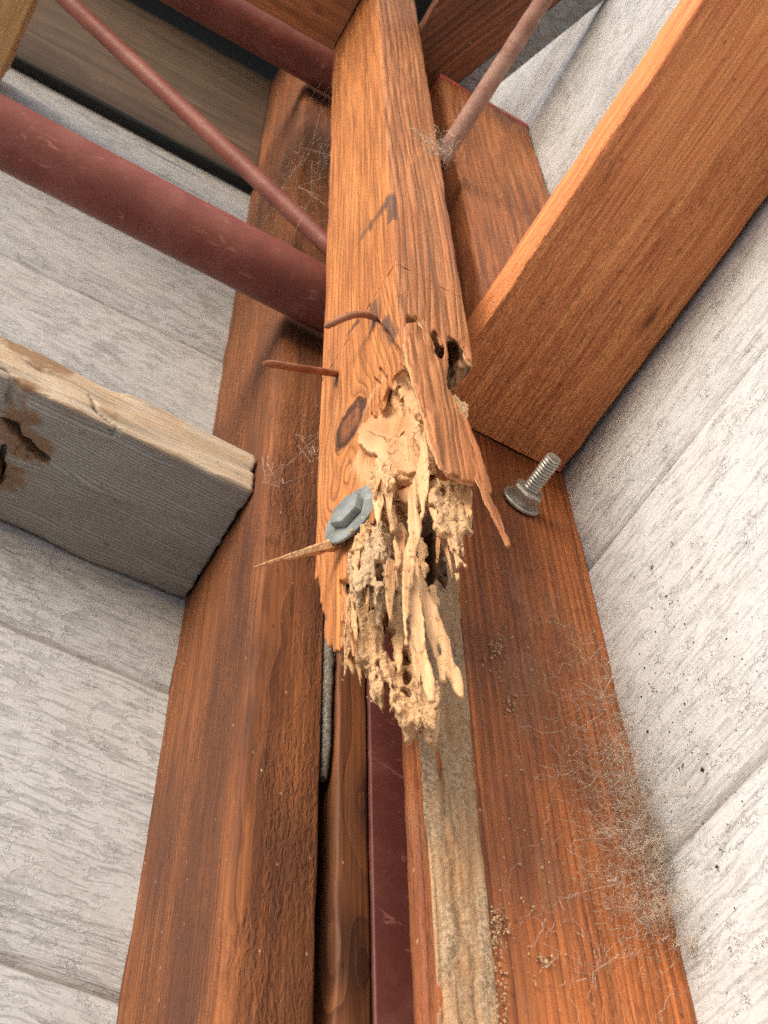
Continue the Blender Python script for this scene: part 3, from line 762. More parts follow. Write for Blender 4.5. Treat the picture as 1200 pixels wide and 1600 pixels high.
    c = t.mix(t.math('MULTIPLY', late, 0.6), (0.305, 0.285, 0.250), (0.140, 0.122, 0.100))
    c = t.mix(0.4, c, t.ramp(fib, [(0.25, 0.33), (0.5, 0.5), (0.75, 0.66)]), 'OVERLAY')
    gm = t.smooth(t.math('ADD', t.math('MULTIPLY', t.attr('grey'), 0.55), t.math('MULTIPLY', t.math('SUBTRACT', bl, 0.5), 1.6)), 0.05, 0.36)
    c = t.mix(t.math('MULTIPLY', gm, 0.75), c, t.mix(t.math('MULTIPLY', late, 0.8), (0.350, 0.352, 0.332), (0.165, 0.158, 0.142)))
    sm = t.attr('side')
    sc_ = t.mix(t.smooth(bl, 0.42, 0.60), (0.50, 0.385, 0.260), (0.56, 0.48, 0.375))
    sc_ = t.mix(t.math('MULTIPLY', t.smooth(big, 0.56, 0.66), 0.7), sc_, (0.33, 0.30, 0.25))
    sc_ = t.mix(t.math('MULTIPLY', late, 0.35), sc_, (0.33, 0.20, 0.11))
    c = t.mix(sm, c, sc_)
    c = t.mix(t.math('MULTIPLY', t.smooth(t.noise(P, 90, 5.0, 0.7), 0.60, 0.72), 0.55), c, (0.16, 0.085, 0.035))
    r0_ = t.math('ADD', t.attr('rot'), t.math('MULTIPLY', t.math('SUBTRACT', bl, 0.5), 2.4))
    r1_ = t.math('ADD', t.attr('rot'), t.math('MULTIPLY', t.math('SUBTRACT', t.noise(P, 160, 5.0, 0.7), 0.5), 2.2))
    c = t.mix(t.math('MULTIPLY', t.smooth(r0_, 0.40, 0.75), 0.8), c, (0.22, 0.115, 0.050))
    c = t.mix(t.math('MULTIPLY', t.smooth(r1_, 0.95, 1.25), 0.9), c, (0.030, 0.020, 0.013))
    h = t.math('ADD', t.math('MULTIPLY', late, 0.5), t.math('MULTIPLY', fib, 0.5))
    m = t.done(c, 0.78, t.bump(bl, 0.0012, 0.4, t.bump(h, 0.0010, 0.8)), 0.25)
    o = mesh_obj('wood_rail', V, Q, m, None, {'rot': rot, 'grey': gry, 'side': side}, origin=W(((x0 + x1) / 2, (y0 + y1) / 2, z0)))
    tag(o, 'grey weathered split rail end butting against the left post', 'beam')
    return o
rail_left()

# ================================================================== THE DAMAGED TIMBER
timber = empty('corner_timber', W((0.265, 0.407, 0.56)), 'orange-brown corner timber eaten away at its lower end, splintered and hanging', 'post')
M_TIMBER = timber_mat()
M_CREAM = cream_mat()
M_FRASS = frass_mat('frass_crusted_wood', (0.45, 0.270, 0.140), (0.58, 0.380, 0.215), (0.22, 0.11, 0.05), 1.0, 0.9)
M_ROT_SHADE = frass_mat('dark_rot_and_shade', (0.085, 0.042, 0.022), (0.16, 0.085, 0.045), (0.04, 0.02, 0.012), 1.2, 0.8)  # rot brown kept dark to paint shade inside the hollow
M_FRASSG = frass_mat('grey_frass', (0.40, 0.275, 0.165), (0.54, 0.380, 0.230), (0.20, 0.12, 0.065), 1.2, 0.8)

KN = W(on((547, 661), 0, TX0)); KN2 = W(on((533, 752), 0, TX0)); KN3 = W(on((600, 600), 0, TX0))
STAIN_SEGS = [((566, 367), (603, 318), 0.010), ((603, 318), (616, 296), 0.012), ((610, 340), (614, 300), 0.007), ((583, 478), (588, 500), 0.010), ((600, 505), (616, 525), 0.008),
              ((519, 578), (522, 604), 0.006), ((516, 545), (519, 575), 0.003), ((624, 455), (626, 470), 0.006), ((560, 500), (545, 520), 0.005)]
def timber_attrs(V):
    x, y, z = V.T
    xx = x - TX0 * S; yy = y - TY0 * S
    # left face: grain flows round the knots
    c = y - KN[1]; dz = z - KN[2]
    def doublet(k, R, eps, el=0.55):
        cy = y - k[1]; cz = (z - k[2]) * el
        return R * R * cy / (cy * cy + cz * cz + eps * eps)
    psi = (y - TY0 * S) - doublet(KN, 0.0175, 0.010, 0.75) - doublet(KN2, 0.016, 0.011, 0.7) - doublet(KN3, 0.008, 0.008)
    phL = psi * 1000 / 4.4 + 0.9 * np.sin(z * 5.0) + 0.5 * np.sin(z * 13 + 1)
    phR = (x - TX0 * S) * 1000 / 5.6 + 0.9 * np.sin(z * 5.0) + 0.5 * np.sin(z * 13 + 1)
    left = np.clip((yy - xx) / 0.002 + 0.5, 0, 1)     # nearer to the left face than to the right one
    ph = np.where(left > 0.5, phL, phR)
    e1_ = (y - KN[1]) * -0.905 + (z - KN[2]) * 0.426; e2_ = (y - KN[1]) * -0.463 - (z - KN[2]) * 0.886
    rho = np.sqrt((e1_ / 0.0158) ** 2 + (e2_ / 0.0205) ** 2) * (1 + 0.05 * np.sin(5 * np.arctan2(z - KN[2], y - KN[1]) + 1))
    knot = np.clip((1.15 - rho) * 1.6, 0, 1) * (xx < 0.006)
    ph = np.where(rho < 1.0, rho * 2.6, ph)
    st = np.zeros(len(V))
    G = np.stack([y, z], -1)
    for a, b, r in STAIN_SEGS:
        A = W(on(a, 0, TX0))[1:]; B = W(on(b, 0, TX0))[1:]
        st = np.maximum(st, 0.85 * np.exp(-(seg_dist(G, A, B) / (r * S)) ** 2 * 0.8) * (xx < 0.004))
    sw = np.zeros(len(V))
    for k_ in (KN, KN2, KN3): sw = np.maximum(sw, np.exp(-(((y - k_[1]) / 0.032) ** 2 + ((z - k_[2]) / 0.042) ** 2)))
    sw *= (xx < 0.003) & (left > 0.5)
    return ph, knot, st, np.clip((xx - yy) / 0.002 + 0.5, 0, 1) , sw

ZJ = 0.985         # where the sound timber begins
def timber_top():
    # sound upper part: finely divided prism with slightly uneven faces
    z0, z1 = ZJ, 2.42
    nz_ = 420; zs = np.linspace(z0, z1, nz_)
    r = 0.0035 / S
    ys = np.linspace(TY1 - r, TY0 + r, 44); xs = np.linspace(TX0 + r, TX1 - r, 24)
    sec = [(TX0, v) for v in ys]
    sec += [(TX0 + r - r * math.cos(a), TY0 + r - r * math.sin(a)) for a in (0.4, 0.8, 1.17)]
    sec += [(v, TY0) for v in xs]
    sec += [(TX1 - r + r * math.sin(a), TY0 + r - r * math.cos(a)) for a in (0.4, 0.8, 1.17)]
    sec += [(TX1, v) for v in np.linspace(TY0 + r, TY1 - r, 5)]
    sec += [(v, TY1) for v in np.linspace(TX1 - r, TX0 + r, 5)]
    sec = np.array(sec); m = len(sec)
    V = np.zeros((nz_, m, 3)); V[..., 0] = sec[:, 0]; V[..., 1] = sec[:, 1]; V[..., 2] = zs[:, None]
    cen = sec.mean(0); out = sec - cen; out /= np.linalg.norm(out, axis=1)[:, None]
    g = gnoise((nz_, m), 1.0, (20, 5), 17) * 0.0006
    fade = np.clip((zs - z0) / 0.05, 0, 1)[:, None]
    V[..., :2] -= (np.abs(g) * fade)[..., None] * out
    idx = np.arange(nz_ * m).reshape(nz_, m)
    a = idx[:-1]; b = idx[1:]
    q = np.stack([a, np.roll(a, -1, 1), np.roll(b, -1, 1), b], -1).reshape(-1, 4)
    V = W(V.reshape(-1, 3))
    F = np.concatenate([q])
    ph, kn, st, rf, sw = timber_attrs(V)
    return V, F, dict(ph=ph, knot=kn, stain=st, rf=rf, sw=sw, pale=np.zeros(len(V)))

PX_L = [(627, 577), (620, 583), (613, 593), (610, 613), (611, 633), (606, 652), (601, 668), (595, 678), (590, 668), (587, 648), (582, 642), (575, 657),
        (569, 677), (567, 693), (574, 703), (586, 716), (597, 735), (606, 758), (598, 766), (588, 770), (583, 776), (585, 797), (582, 815), (567, 827), (553, 838),
        (552, 867), (541, 888), (538, 903), (530, 908), (530, 940), (531, 975), (532, 1007), (528, 1022), (520, 1012), (511, 1009), (507, 970), (506, 955), (501, 930), (497, 895)]
PX_R = [(632, 500), (638, 497), (644, 494), (651, 497), (658, 508), (667, 517), (675, 523), (683, 517), (690, 526), (697, 530), (704, 524), (712, 532), (723, 541), (730, 556), (739, 566)]

def timber_break():
    vox = 0.0008
    lo = W((TX0, TY0, 0.585)) - 4 * vox; hi = W((TX1, TY1, ZJ)); hi[:2] += 4 * vox
    n = np.ceil((hi - lo) / vox).astype(int) + 1
    gx, gy, gz = [(lo[i] + vox * np.arange(n[i])).astype(np.float32) for i in range(3)]
    X = gx[:, None, None]; Y = gy[None, :, None]; Z = gz[None, None, :]
    sh = tuple(n)
    x0, x1, y0, y1 = TX0 * S, TX1 * S, TY0 * S, TY1 * S
    r = 0.0035
    qx = np.abs(X - (x0 + x1) / 2) - ((x1 - x0) / 2 - r); qy = np.abs(Y - (y0 + y1) / 2) - ((y1 - y0) / 2 - r)
    box = (np.sqrt(np.maximum(qx, 0) ** 2 + np.maximum(qy, 0) ** 2) + np.minimum(np.maximum(qx, qy), 0) - r).astype(np.float32)
    box = np.broadcast_to(box, sh)
    # outline of what is left of the left face
    pl = np.array([W(on(p, 0, TX0))[1:] for p in PX_L])
    big = np.array([[y1 + 0.03, pl[-1, 1]], [y1 + 0.03, hi[2] + 0.05], [y0 - 0.03, hi[2] + 0.05], [y0 - 0.03, pl[0, 1]]])
    G2y, G2z = np.meshgrid(gy, gz, indexing='ij')
    dl = poly_sdf(G2y, G2z, np.concatenate([pl, big]))
    dl += 0.0008 * gnoise(dl.shape, vox, (0.003, 0.018), 1) + 0.0003 * gnoise(dl.shape, vox, (0.002, 0.004), 2)
    pr = np.array([W(on(p, 1, TY0))[[0, 2]] for p in PX_R])
    bigr = np.array([[x1 + 0.03, pr[-1, 1]], [x1 + 0.03, hi[2] + 0.05], [x0 - 0.03, hi[2] + 0.05], [x0 - 0.03, pr[0, 1]]])
    G3x, G3z = np.meshgrid(gx, gz, indexing='ij')
    dr = poly_sdf(G3x, G3z, np.concatenate([pr, bigr]))
    dr += 0.0007 * gnoise(dr.shape, vox, (0.003, 0.006), 3)
    XX = X - x0; YY = Y - y0
    thl = 0.0040 + 0.0012 * gnoise(dl.shape, vox, (0.012, 0.04), 4)
    shellL = smax(np.broadcast_to(dl[None], sh), np.broadcast_to(XX - thl[None], sh), 0.0015)
    thr = 0.0050 + 0.0012 * gnoise(dr.shape, vox, (0.012, 0.04), 5)
    shellR = smax(np.broadcast_to(dr[:, None, :], sh), np.broadcast_to(YY - thr[:, None, :], sh), 0.0015)
    # the core: hollowed behind both faces, its end a smooth gnawed bowl
    ztop = W((0, 0, 0.858))[2]; zl = W((0, 0, 0.748))[2]
    N1 = gnoise(sh, vox, (0.020, 0.020, 0.050), 6)
    N2 = gnoise(sh, vox, (0.005, 0.005, 0.030), 7)
    N3 = gnoise(sh, vox, (0.0022, 0.0022, 0.0022), 8)
    k = np.clip((ztop - Z) / (ztop - zl), 0, 1.6)
    ins = 0.004 + 0.017 * np.minimum(k, 1.0) ** 0.7
    core = np.maximum(0.42 * ins - XX, ins - 0.006 - YY)
    core = core + 0.0016 * N1
    # lower end of the core, deeper parts reach further down
    zr = W((0, 0, 0.925))[2]
    endz = zl - 0.016 + (zr - zl + 0.016) * np.clip((XX - 0.5 * np.clip(YY - 0.03, 0, 1) - 0.024) / 0.010, 0, 1)
    core = smax(core.astype(np.float32), (endz - Z).astype(np.float32) + 0.003 * N1 + 0.0008 * N2, 0.006)
    # creases in the gnawed surface
    cre = np.abs(gnoise(sh, vox, (0.016, 0.016, 0.022), 9))
    core = core + 0.0016 * np.exp(-(cre / 0.10) ** 2)
    core = smax(core.astype(np.float32), 0.0020 * (gnoise(sh, vox, (0.0040, 0.0040, 0.030), 10) - 1.35) + np.where(k < 1.0, -1, 0).astype(np.float32), 0.0006)
    zs_ = W((0, 0, 0.885))[2]
    sideX = np.maximum((x1 - x0 - 0.0055) - XX, np.maximum(0.007 - YY, zs_ - Z)) + 0.0012 * N1 + 0.0010 * N2
    sideX = smax(sideX.astype(np.float32), 0.002 * (gnoise(sh, vox, (0.0045, 0.0045, 0.016), 12) - 1.0), 0.0005)
    f = smin(core, np.minimum(np.minimum(shellL, shellR), sideX.astype(np.float32)), 0.0018)
    f = np.maximum(f, box + 0.00022 * N2)
    # galleries: dark pockets at the tip of the opening and under the broken right face
    def hole(px, axis, c, dx, dy, rr, seed=0):
        nonlocal f
        p = W(on(px, axis, c)) + np.array([dx, dy, 0])
        e = np.sqrt(((X - p[0]) / rr[0]) ** 2 + ((Y - p[1]) / rr[1]) ** 2 + ((Z - p[2]) / rr[2]) ** 2) - 1
        e = e * min(rr) + 0.0012 * N2
        f = smax(f, -e.astype(np.float32), 0.0015)
    hole((622, 600), 1, TY0, 0.007, 0.012, (0.0075, 0.018, 0.022))
    hole((641, 628), 1, TY0, 0.009, 0.016, (0.004, 0.012, 0.010))
    hole((649, 505), 1, TY0, 0.0, 0.010, (0.0068, 0.016, 0.013))
    hole((684, 534), 1, TY0, 0.0, 0.010, (0.0070, 0.014, 0.020))
    hole((714, 552), 1, TY0, -0.001, 0.011, (0.0085, 0.016, 0.024))
    hole((700, 590), 1, TY0, 0.0, 0.020, (0.011, 0.016, 0.040))
    hole((630, 785), 1, 0.372, 0.004, 0.004, (0.014, 0.018, 0.022))
    # long crack running from the bent nail to the opening, and two shorter ones
    for pts, wd, dp in (([(586, 497), (598, 512), (612, 530), (622, 548), (628, 572)], 0.0009, 0.010),
                        ([(592, 575), (604, 590), (603, 625), (598, 655)], 0.0006, 0.004),
                        ([(584, 590), (594, 600), (592, 630)], 0.0005, 0.003)):
        q = np.array([W(on(p, 0, TX0))[1:] for p in pts])
        G = np.stack([G2y, G2z], -1)
        d = np.min([seg_dist(G, q[i], q[i + 1]) for i in range(len(q) - 1)], 0)
        f = np.maximum(f, -np.maximum((d - wd)[None], XX - dp).astype(np.float32))
    # raised grain on the faces near the break
    f += 0.00018 * N3 * np.clip((XX - 0.002) / 0.002, 0, 1) * np.clip((YY - 0.002) / 0.002, 0, 1)
    f[:, :, -1] = np.maximum(f[:, :, -1], -1)
    f[0] = f[-1] = 1; f[:, 0] = 1; f[:, -1] = 1; f[:, :, 0] = 1
    V, Q = surface_nets(f, vox)
    V = V + lo
    ph, kn, st, rf, sw = timber_attrs(V)
    pale = np.clip((np.minimum(V[:, 0] - x0, V[:, 1] - y0) - 0.0012) / 0.0016, 0, 1)
    hollow_shade = np.clip((V[:, 0] - x0 - 0.022) / 0.006, 0, 1) * np.clip((V[:, 1] - y0 - 0.0035) / 0.003, 0, 1)
    st = np.maximum(st, hollow_shade * 0.9)  # stain channel also carries the painted shade of the hollow interior
    # flayed orange wood under the knot has lost its stain
    G = V[:, 1:]
    q = np.array([W(on(p, 0, TX0))[1:] for p in [(556, 720), (580, 745), (596, 765)]])
    fl = np.minimum(seg_dist(G, q[0], q[1]), seg_dist(G, q[1], q[2]))
    pale = np.maximum(pale, 0.62 * np.exp(-(fl / 0.010) ** 2) * (V[:, 0] < x0 + 0.003))
    q = np.array([W(on(p, 0, TX0))[1:] for p in [(570, 640), (585, 610), (600, 590)]])
    fl = np.minimum(seg_dist(G, q[0], q[1]), seg_dist(G, q[1], q[2]))
    pale = np.maximum(pale, 0.5 * np.exp(-(fl / 0.006) ** 2) * (V[:, 0] < x0 + 0.003))
    return V, Q, dict(ph=ph, knot=kn, stain=st, rf=rf, sw=sw, pale=pale)
V1, F1, A1 = timber_top(); V2, F2, A2 = timber_break()
mesh_obj('wood_body', np.concatenate([V1, V2]), np.concatenate([F1, F2 + len(V1)]), M_TIMBER, timber,
         {k: np.concatenate([A1[k], A2[k]]) for k in A1}, origin=W((0.265, 0.407, 0.56)))

def plate(name, px, C, az, th, mat, vox=0.0008, edge=(0.0008, 0.003, 0.012), rough=0.0, relief=(0.0, 0.006, 0.04), tilt=0.0, bow=0.0, roll=0.0, seed=0, holes=(), pale=None, fine=0.0, attr=None, label=None, taper=0.0, rnd=0.3, edge3=None, gal=None):
    """a torn sheet of wood: outline traced on a real upright plane through C (u) whose face looks along azimuth az;
    th thickness, relief waves across it, edge ragged, tilt leans it, bow curls it, holes are eaten through"""
    N = np.array([math.cos(az), math.sin(az), 0.0]); T = np.array([-N[1], N[0], 0.0])
    if T[0] * 0.87 + T[1] * -0.5 < 0: T = -T
    Cw = W(C)
    P = np.array([(lambda w: ((w - Cw) @ T, w[2] - Cw[2]))(W(onplane(p, C, N))) for p in px])
    pad = 0.004 + 3 * vox; dd = th * 2.2 + abs(relief[0]) * 3 + 0.004
    s0, z0 = P.min(0) - pad; s1, z1 = P.max(0) + pad
    gs = np.arange(s0, s1, vox); gz = np.arange(z0, z1, vox); gd = np.arange(-dd, dd, vox)
    Gs, Gz = np.meshgrid(gs, gz, indexing='ij')
    d2 = poly_sdf(Gs, Gz, P)
    d2 += edge[0] * gnoise(d2.shape, vox, (edge[1], edge[2]), seed + 1)
    d2 += 0.4 * edge[0] * gnoise(d2.shape, vox, (0.0018, 0.003), seed + 7)
    rel = relief[0] * gnoise(d2.shape, vox, (relief[1], relief[2]), seed + 2)
    tt = th * (1 + 0.25 * gnoise(d2.shape, vox, (0.006, 0.03), seed + 3))
    if taper: tt = tt * np.clip(1 - taper * (1 - (Gz - z0) / (z1 - z0)), 0.25, 1)
    f = smax(np.broadcast_to(d2[:, :, None], d2.shape + (len(gd),)), np.abs(gd[None, None] - rel[:, :, None]) - tt[:, :, None], th * rnd).astype(np.float32)
    sh = f.shape
    if edge3: f = smax(f, np.broadcast_to(d2[:, :, None], sh) + edge3[0] * gnoise(sh, vox, edge3[1:], seed + 11), 0.0004)
    if gal: f = smax(f, gal[0] * (gnoise(sh, vox, (gal[2], gal[3], gal[2]), seed + 12) - gal[1]), 0.0004)
    if rough: f = f + rough * gnoise(sh, vox, (0.0030, 0.0045, 0.0030), seed + 4) + 0.6 * rough * gnoise(sh, vox, (0.0018, 0.0022, 0.0018), seed + 5)
    if fine: f = f + fine * gnoise(sh, vox, (0.0022, 0.02, 0.0022), seed + 6)
    for (hp, rs, rz) in holes:
        w = W(onplane(hp, C, N)); hs = (w - Cw) @ T; hz = w[2] - Cw[2]
        e = (np.sqrt(((Gs - hs) / rs) ** 2 + ((Gz - hz) / rz) ** 2) - 1) * min(rs, rz)
        e += 0.0006 * gnoise(e.shape, vox, (0.003, 0.004), seed + 9)
        f = np.maximum(f, -e[:, :, None])
    f[0] = f[-1] = 1; f[:, 0] = f[:, -1] = 1; f[:, :, 0] = f[:, :, -1] = 1
    V, Q = surface_nets(f, vox)
    s = V[:, 0] + s0; z = V[:, 1] + z0; d = V[:, 2] - dd
    zm = z1
    off = d + tilt * (zm - z) + bow * (s - (s0 + s1) / 2) ** 2 + roll * (s - (s0 + s1) / 2)
    Wd = Cw + s[:, None] * T + off[:, None] * N
    Wd[:, 2] = Cw[2] + z
    # orientation: axes (T, Z, N) may be left-handed
    if np.dot(np.cross(T, [0, 0, 1]), N) < 0: Q = Q[:, ::-1]
    at = None
    if attr is not None: at = attr(Wd, d, s, z)
    o = mesh_obj(name, Wd, Q, mat, timber, at, origin=W((0.265, 0.407, 0.56)))
    if label: o['label'] = label
    return o
AZ = math.atan2(-0.84, -0.54)       # facing the way the corner looks
AZR = -math.pi / 2                  # facing like the right face
AZL = math.pi                       # facing like the left face
def right_attr(Wd, d, s, z):
    V = Wd.copy(); V[:, 1] = TY0 * S - 0.001
    ph = (s) * 1000 / 5.4 + 0.25 * np.sin(z * 9) + 20.3
    return dict(ph=ph, rf=np.ones(len(V)), knot=np.zeros(len(V)), stain=np.zeros(len(V)), pale=np.clip((0.0004 - d) / 0.0016 , 0, 1))
def bare_attr(Wd, d, s, z):
    return dict(ph=s * 1000 / 4, knot=np.zeros(len(d)), stain=np.zeros(len(d)), pale=np.full(len(d), 0.75))
# the loosened strip of the right face
flap_px = [(633, 512), (642, 512), (652, 514), (662, 520), (671, 530), (678, 548), (684, 575), (698, 620), (715, 662), (730, 705), (736, 745), (738, 768), (731, 769), (725, 766), (712, 764), (704, 758), (697, 757), (688, 752), (680, 743), (672, 715), (666, 698), (657, 655), (647, 627), (640, 596), (633, 573), (631, 540)]
plate('loose_strip', flap_px, (0.2345, TY0, 0.80), AZR, 0.0022, M_TIMBER, edge=(0.0004, 0.002, 0.010), relief=(0.0001, 0.005, 0.2), tilt=0.03, roll=-0.03, seed=20, attr=right_attr, fine=0.00006, label='ridged strip of the right face torn loose')
plate('splinter', [(722, 650), (730, 664), (741, 702), (752, 745), (761, 782), (756, 786), (764, 808), (773, 840), (782, 874), (777, 873), (768, 850), (756, 818), (744, 785), (736, 755)], (0.2345, TY0 - 0.003, 0.75), AZR, 0.0013, M_TIMBER, vox=0.0007, edge=(0.0003, 0.002, 0.010), tilt=0.06, seed=30, attr=right_attr, label='long thin spike split off the right face')
plate('torn_sheet', [(700, 612), (712, 622), (727, 633), (730, 650), (728, 672), (722, 680), (712, 650)], (0.285, TY0 + 0.012, 0.80), AZR, 0.0011, M_FRASS, vox=0.0007, seed=40, rough=0.0003)
plate('torn_sheet', [(682, 748), (700, 755), (733, 768), (734, 800), (736, 836), (728, 840), (726, 852), (717, 860), (719, 882), (721, 900), (713, 908), (708, 885), (706, 865), (700, 852), (693, 840), (686, 828), (677, 820), (683, 802), (672, 790), (667, 777)],
      (0.262, TY0 + 0.010, 0.70), AZR, 0.0022, M_FRASS, edge=(0.0007, 0.002, 0.006), rough=0.0003, relief=(0.0006, 0.010, 0.10), fine=0.0003, edge3=(0.0022, 0.0026, 0.020, 0.0018), seed=50, holes=(((714, 853), 0.0016, 0.0055), ((690, 772), 0.0018, 0.004)), label='crumbly sheet of chewed wood under the loose strip')
# pale ribbons
plate('splinter', [(650, 655), (659, 655), (668, 700), (668, 740), (663, 790), (657, 823), (650, 847), (648, 873), (639, 913), (635, 953), (635, 992), (632, 990), (629, 953), (628, 907), (630, 853), (639, 833), (637, 777), (648, 740), (655, 710), (655, 690)],
      (0.243, 0.357, 0.74), AZ, 0.0008, M_CREAM, vox=0.0006, edge=(0.0003, 0.002, 0.020), relief=(0.0007, 0.006, 0.05), tilt=-0.03, bow=6, fine=0.0002, seed=60, label='long pale ribbon of bare wood across the hollow')
plate('splinter', [(636, 860), (648, 866), (655, 940), (662, 967), (668, 1023), (676, 1060), (677, 1092), (667, 1092), (663, 1073), (653, 1027), (641, 987), (635, 940)],
      (0.248, 0.366, 0.66), AZ, 0.0010, M_CREAM, vox=0.0006, edge=(0.0004, 0.002, 0.020), relief=(0.0008, 0.006, 0.06), tilt=-0.02, bow=10, fine=0.0002, seed=70, label='pale splinter hanging in the middle of the break')
plate('splinter', [(646, 872), (654, 878), (677, 938), (694, 980), (704, 1017), (722, 1058), (723, 1080), (716, 1084), (709, 1076), (700, 1052), (693, 1030), (697, 1060), (684, 1058), (677, 1013), (664, 967), (661, 945)],
      (0.262, 0.372, 0.66), AZ, 0.0012, M_CREAM, vox=0.0006, edge=(0.0004, 0.002, 0.020), relief=(0.0008, 0.006, 0.06), tilt=-0.02, bow=12, fine=0.0002, seed=80, label='pale forked splinter hanging at the right of the break')
plate('splinter', [(646, 825), (660, 845), (668, 890), (684, 944), (678, 948), (668, 920), (655, 880)], (0.268, 0.385, 0.70), AZ, 0.0014, M_FRASS, vox=0.0008, edge=(0.0006, 0.003, 0.012), rough=0.0003, seed=90)
plate('splinter', [(600, 772), (608, 770), (616, 790), (620, 830), (624, 862), (622, 884), (614, 884), (614, 850), (609, 815), (600, 790)], (0.240, 0.380, 0.74), AZ, 0.0014, M_CREAM, vox=0.0007, edge=(0.0005, 0.003, 0.012), tilt=-0.02, bow=8, fine=0.0002, seed=100)
plate('splinter', [(624, 800), (634, 806), (646, 838), (640, 852), (630, 840)], (0.258, 0.40, 0.74), AZ, 0.0016, M_FRASS, edge=(0.0006, 0.003, 0.012), rough=0.0004, seed=105)
plate('splinter', [(665, 772), (674, 765), (680, 790), (694, 836), (688, 835), (676, 806)], (0.258, 0.357, 0.71), AZ, 0.0012, M_CREAM, vox=0.0007, edge=(0.0004, 0.003, 0.012), fine=0.0002, seed=110)
plate('torn_sheet', [(584, 722), (596, 726), (606, 742), (617, 758), (616, 770), (607, 772), (598, 760), (588, 742)], (TX0 + 0.006, 0.372, 0.73), AZ, 0.0026, M_CREAM, edge=(0.0007, 0.003, 0.006), rough=0.0003, seed=115)
plate('rot_and_shade_core', [(676, 522), (690, 530), (704, 536), (722, 546), (736, 566), (728, 573), (716, 580), (706, 592), (697, 604), (690, 590), (684, 565)], (0.287, 0.374, 0.85), AZ, 0.0028, M_ROT_SHADE, vox=0.0008, edge=(0.0009, 0.003, 0.006), rough=0.0006, relief=(0.0015, 0.006, 0.012), seed=170)  # added dark plate that paints the shade of the notch
# smooth gnawed hollow above the washer
M_BARE = bare_mat()
plate('gallery_wall', [(566, 668), (576, 652), (590, 646), (604, 655), (612, 634), (626, 642), (640, 640), (650, 650), (660, 690), (664, 735), (658, 772), (642, 778), (626, 776), (612, 764), (604, 742), (590, 722), (570, 706)],
      (0.2512, 0.3680, 0.78), math.atan2(-0.53, -0.85), 0.0020, M_BARE, vox=0.0007, edge=(0.0009, 0.004, 0.010), relief=(0.0018, 0.014, 0.030), bow=3, tilt=-0.03, seed=180, label='smooth pale gnawed wall of the hollow')
# stalactites in the tip of the opening
plate('splinter', [(616, 592), (628, 596), (632, 612), (630, 640), (627, 646), (624, 628), (619, 622), (614, 606)], (0.247, 0.362, 0.82), AZ, 0.0015, M_CREAM, vox=0.0007, edge=(0.0006, 0.002, 0.006), seed=118, holes=(((622, 620), 0.0012, 0.004),))
# crusted mass of eaten wood
mass_px = [(530, 925), (547, 921), (570, 926), (587, 935), (604, 940), (627, 950), (645, 960), (652, 1000), (664, 1050), (670, 1066), (683, 1066), (687, 1107), (677, 1145), (660, 1143), (646, 1138), (633, 1133), (620, 1117), (613, 1112), (607, 1121), (612, 1100), (608, 1075), (594, 1066), (590, 1050), (596, 1094), (587, 1092), (577, 1083), (575, 1043), (567, 1042), (557, 1037), (553, 1022), (545, 1012), (530, 1015)]
plate('rot_and_shade_core', mass_px, (0.262, 0.418, 0.62), AZ, 0.0050, M_FRASS, vox=0.00065, edge=(0.0009, 0.0026, 0.014), rough=0.00045, relief=(0.0016, 0.0050, 0.09), tilt=0.0, bow=-4, seed=120,
      holes=(((609, 1013), 0.0030, 0.0090), ((604, 985), 0.0014, 0.0120), ((550, 967), 0.0014, 0.0025), ((585, 969), 0.0012, 0.002), ((634, 1035), 0.0018, 0.004), ((634, 1062), 0.0018, 0.004), ((634, 1085), 0.0016, 0.004)), fine=0.0005, edge3=(0.0010, 0.0026, 0.016, 0.0022), gal=(0.0022, 2.0, 0.0032, 0.022), label='crusted mass of eaten wood with ragged lower fingers')
plate('splinter', [(531, 1015), (540, 1018), (553, 1024), (553, 1050), (549, 1052), (540, 1036)], (0.250, 0.43, 0.60), AZ, 0.0016, M_TIMBER, edge=(0.0005, 0.002, 0.008), seed=130, attr=bare_attr)
mid_px = [(580, 815), (600, 822), (612, 840), (616, 862), (616, 882), (630, 888), (630, 915), (622, 925), (616, 940), (612, 922), (606, 925), (596, 950), (590, 960), (586, 945), (580, 938), (570, 944), (562, 944), (556, 930), (545, 916), (543, 900), (546, 875), (558, 862), (572, 848)]
plate('rot_and_shade_core', mid_px, (0.248, 0.392, 0.68), AZ, 0.0040, M_FRASSG, vox=0.00065, edge=(0.0012, 0.0030, 0.012), rough=0.00032, fine=0.0004, edge3=(0.0026, 0.0030, 0.018, 0.0024), gal=(0.0022, 1.0, 0.0036, 0.018), relief=(0.0022, 0.007, 0.05), bow=-6, tilt=0.01, seed=140,
      holes=(((593, 907), 0.0022, 0.004), ((595, 925), 0.002, 0.004), ((562, 888), 0.0022, 0.005), ((611, 930), 0.0015, 0.006)), label='greyish honeycombed lump of eaten wood')
plate('torn_sheet', [(570, 828), (584, 815), (586, 835), (578, 850), (590, 858), (576, 862), (560, 866), (553, 876), (551, 850)], (TX0 + 0.004, 0.392, 0.70), AZ, 0.0018, M_FRASS, edge=(0.0009, 0.0025, 0.005), rough=0.0005, relief=(0.002, 0.006, 0.015), seed=150)
# back wall of the hollow: dark rotten wood, also painting the shade behind
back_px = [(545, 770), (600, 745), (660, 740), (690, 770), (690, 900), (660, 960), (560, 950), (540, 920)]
plate('rot_and_shade_core', back_px, (0.275, 0.445, 0.74), AZ, 0.0030, M_ROT_SHADE, vox=0.0012, edge=(0.002, 0.004, 0.012), rough=0.0010, relief=(0.003, 0.008, 0.04), seed=160)
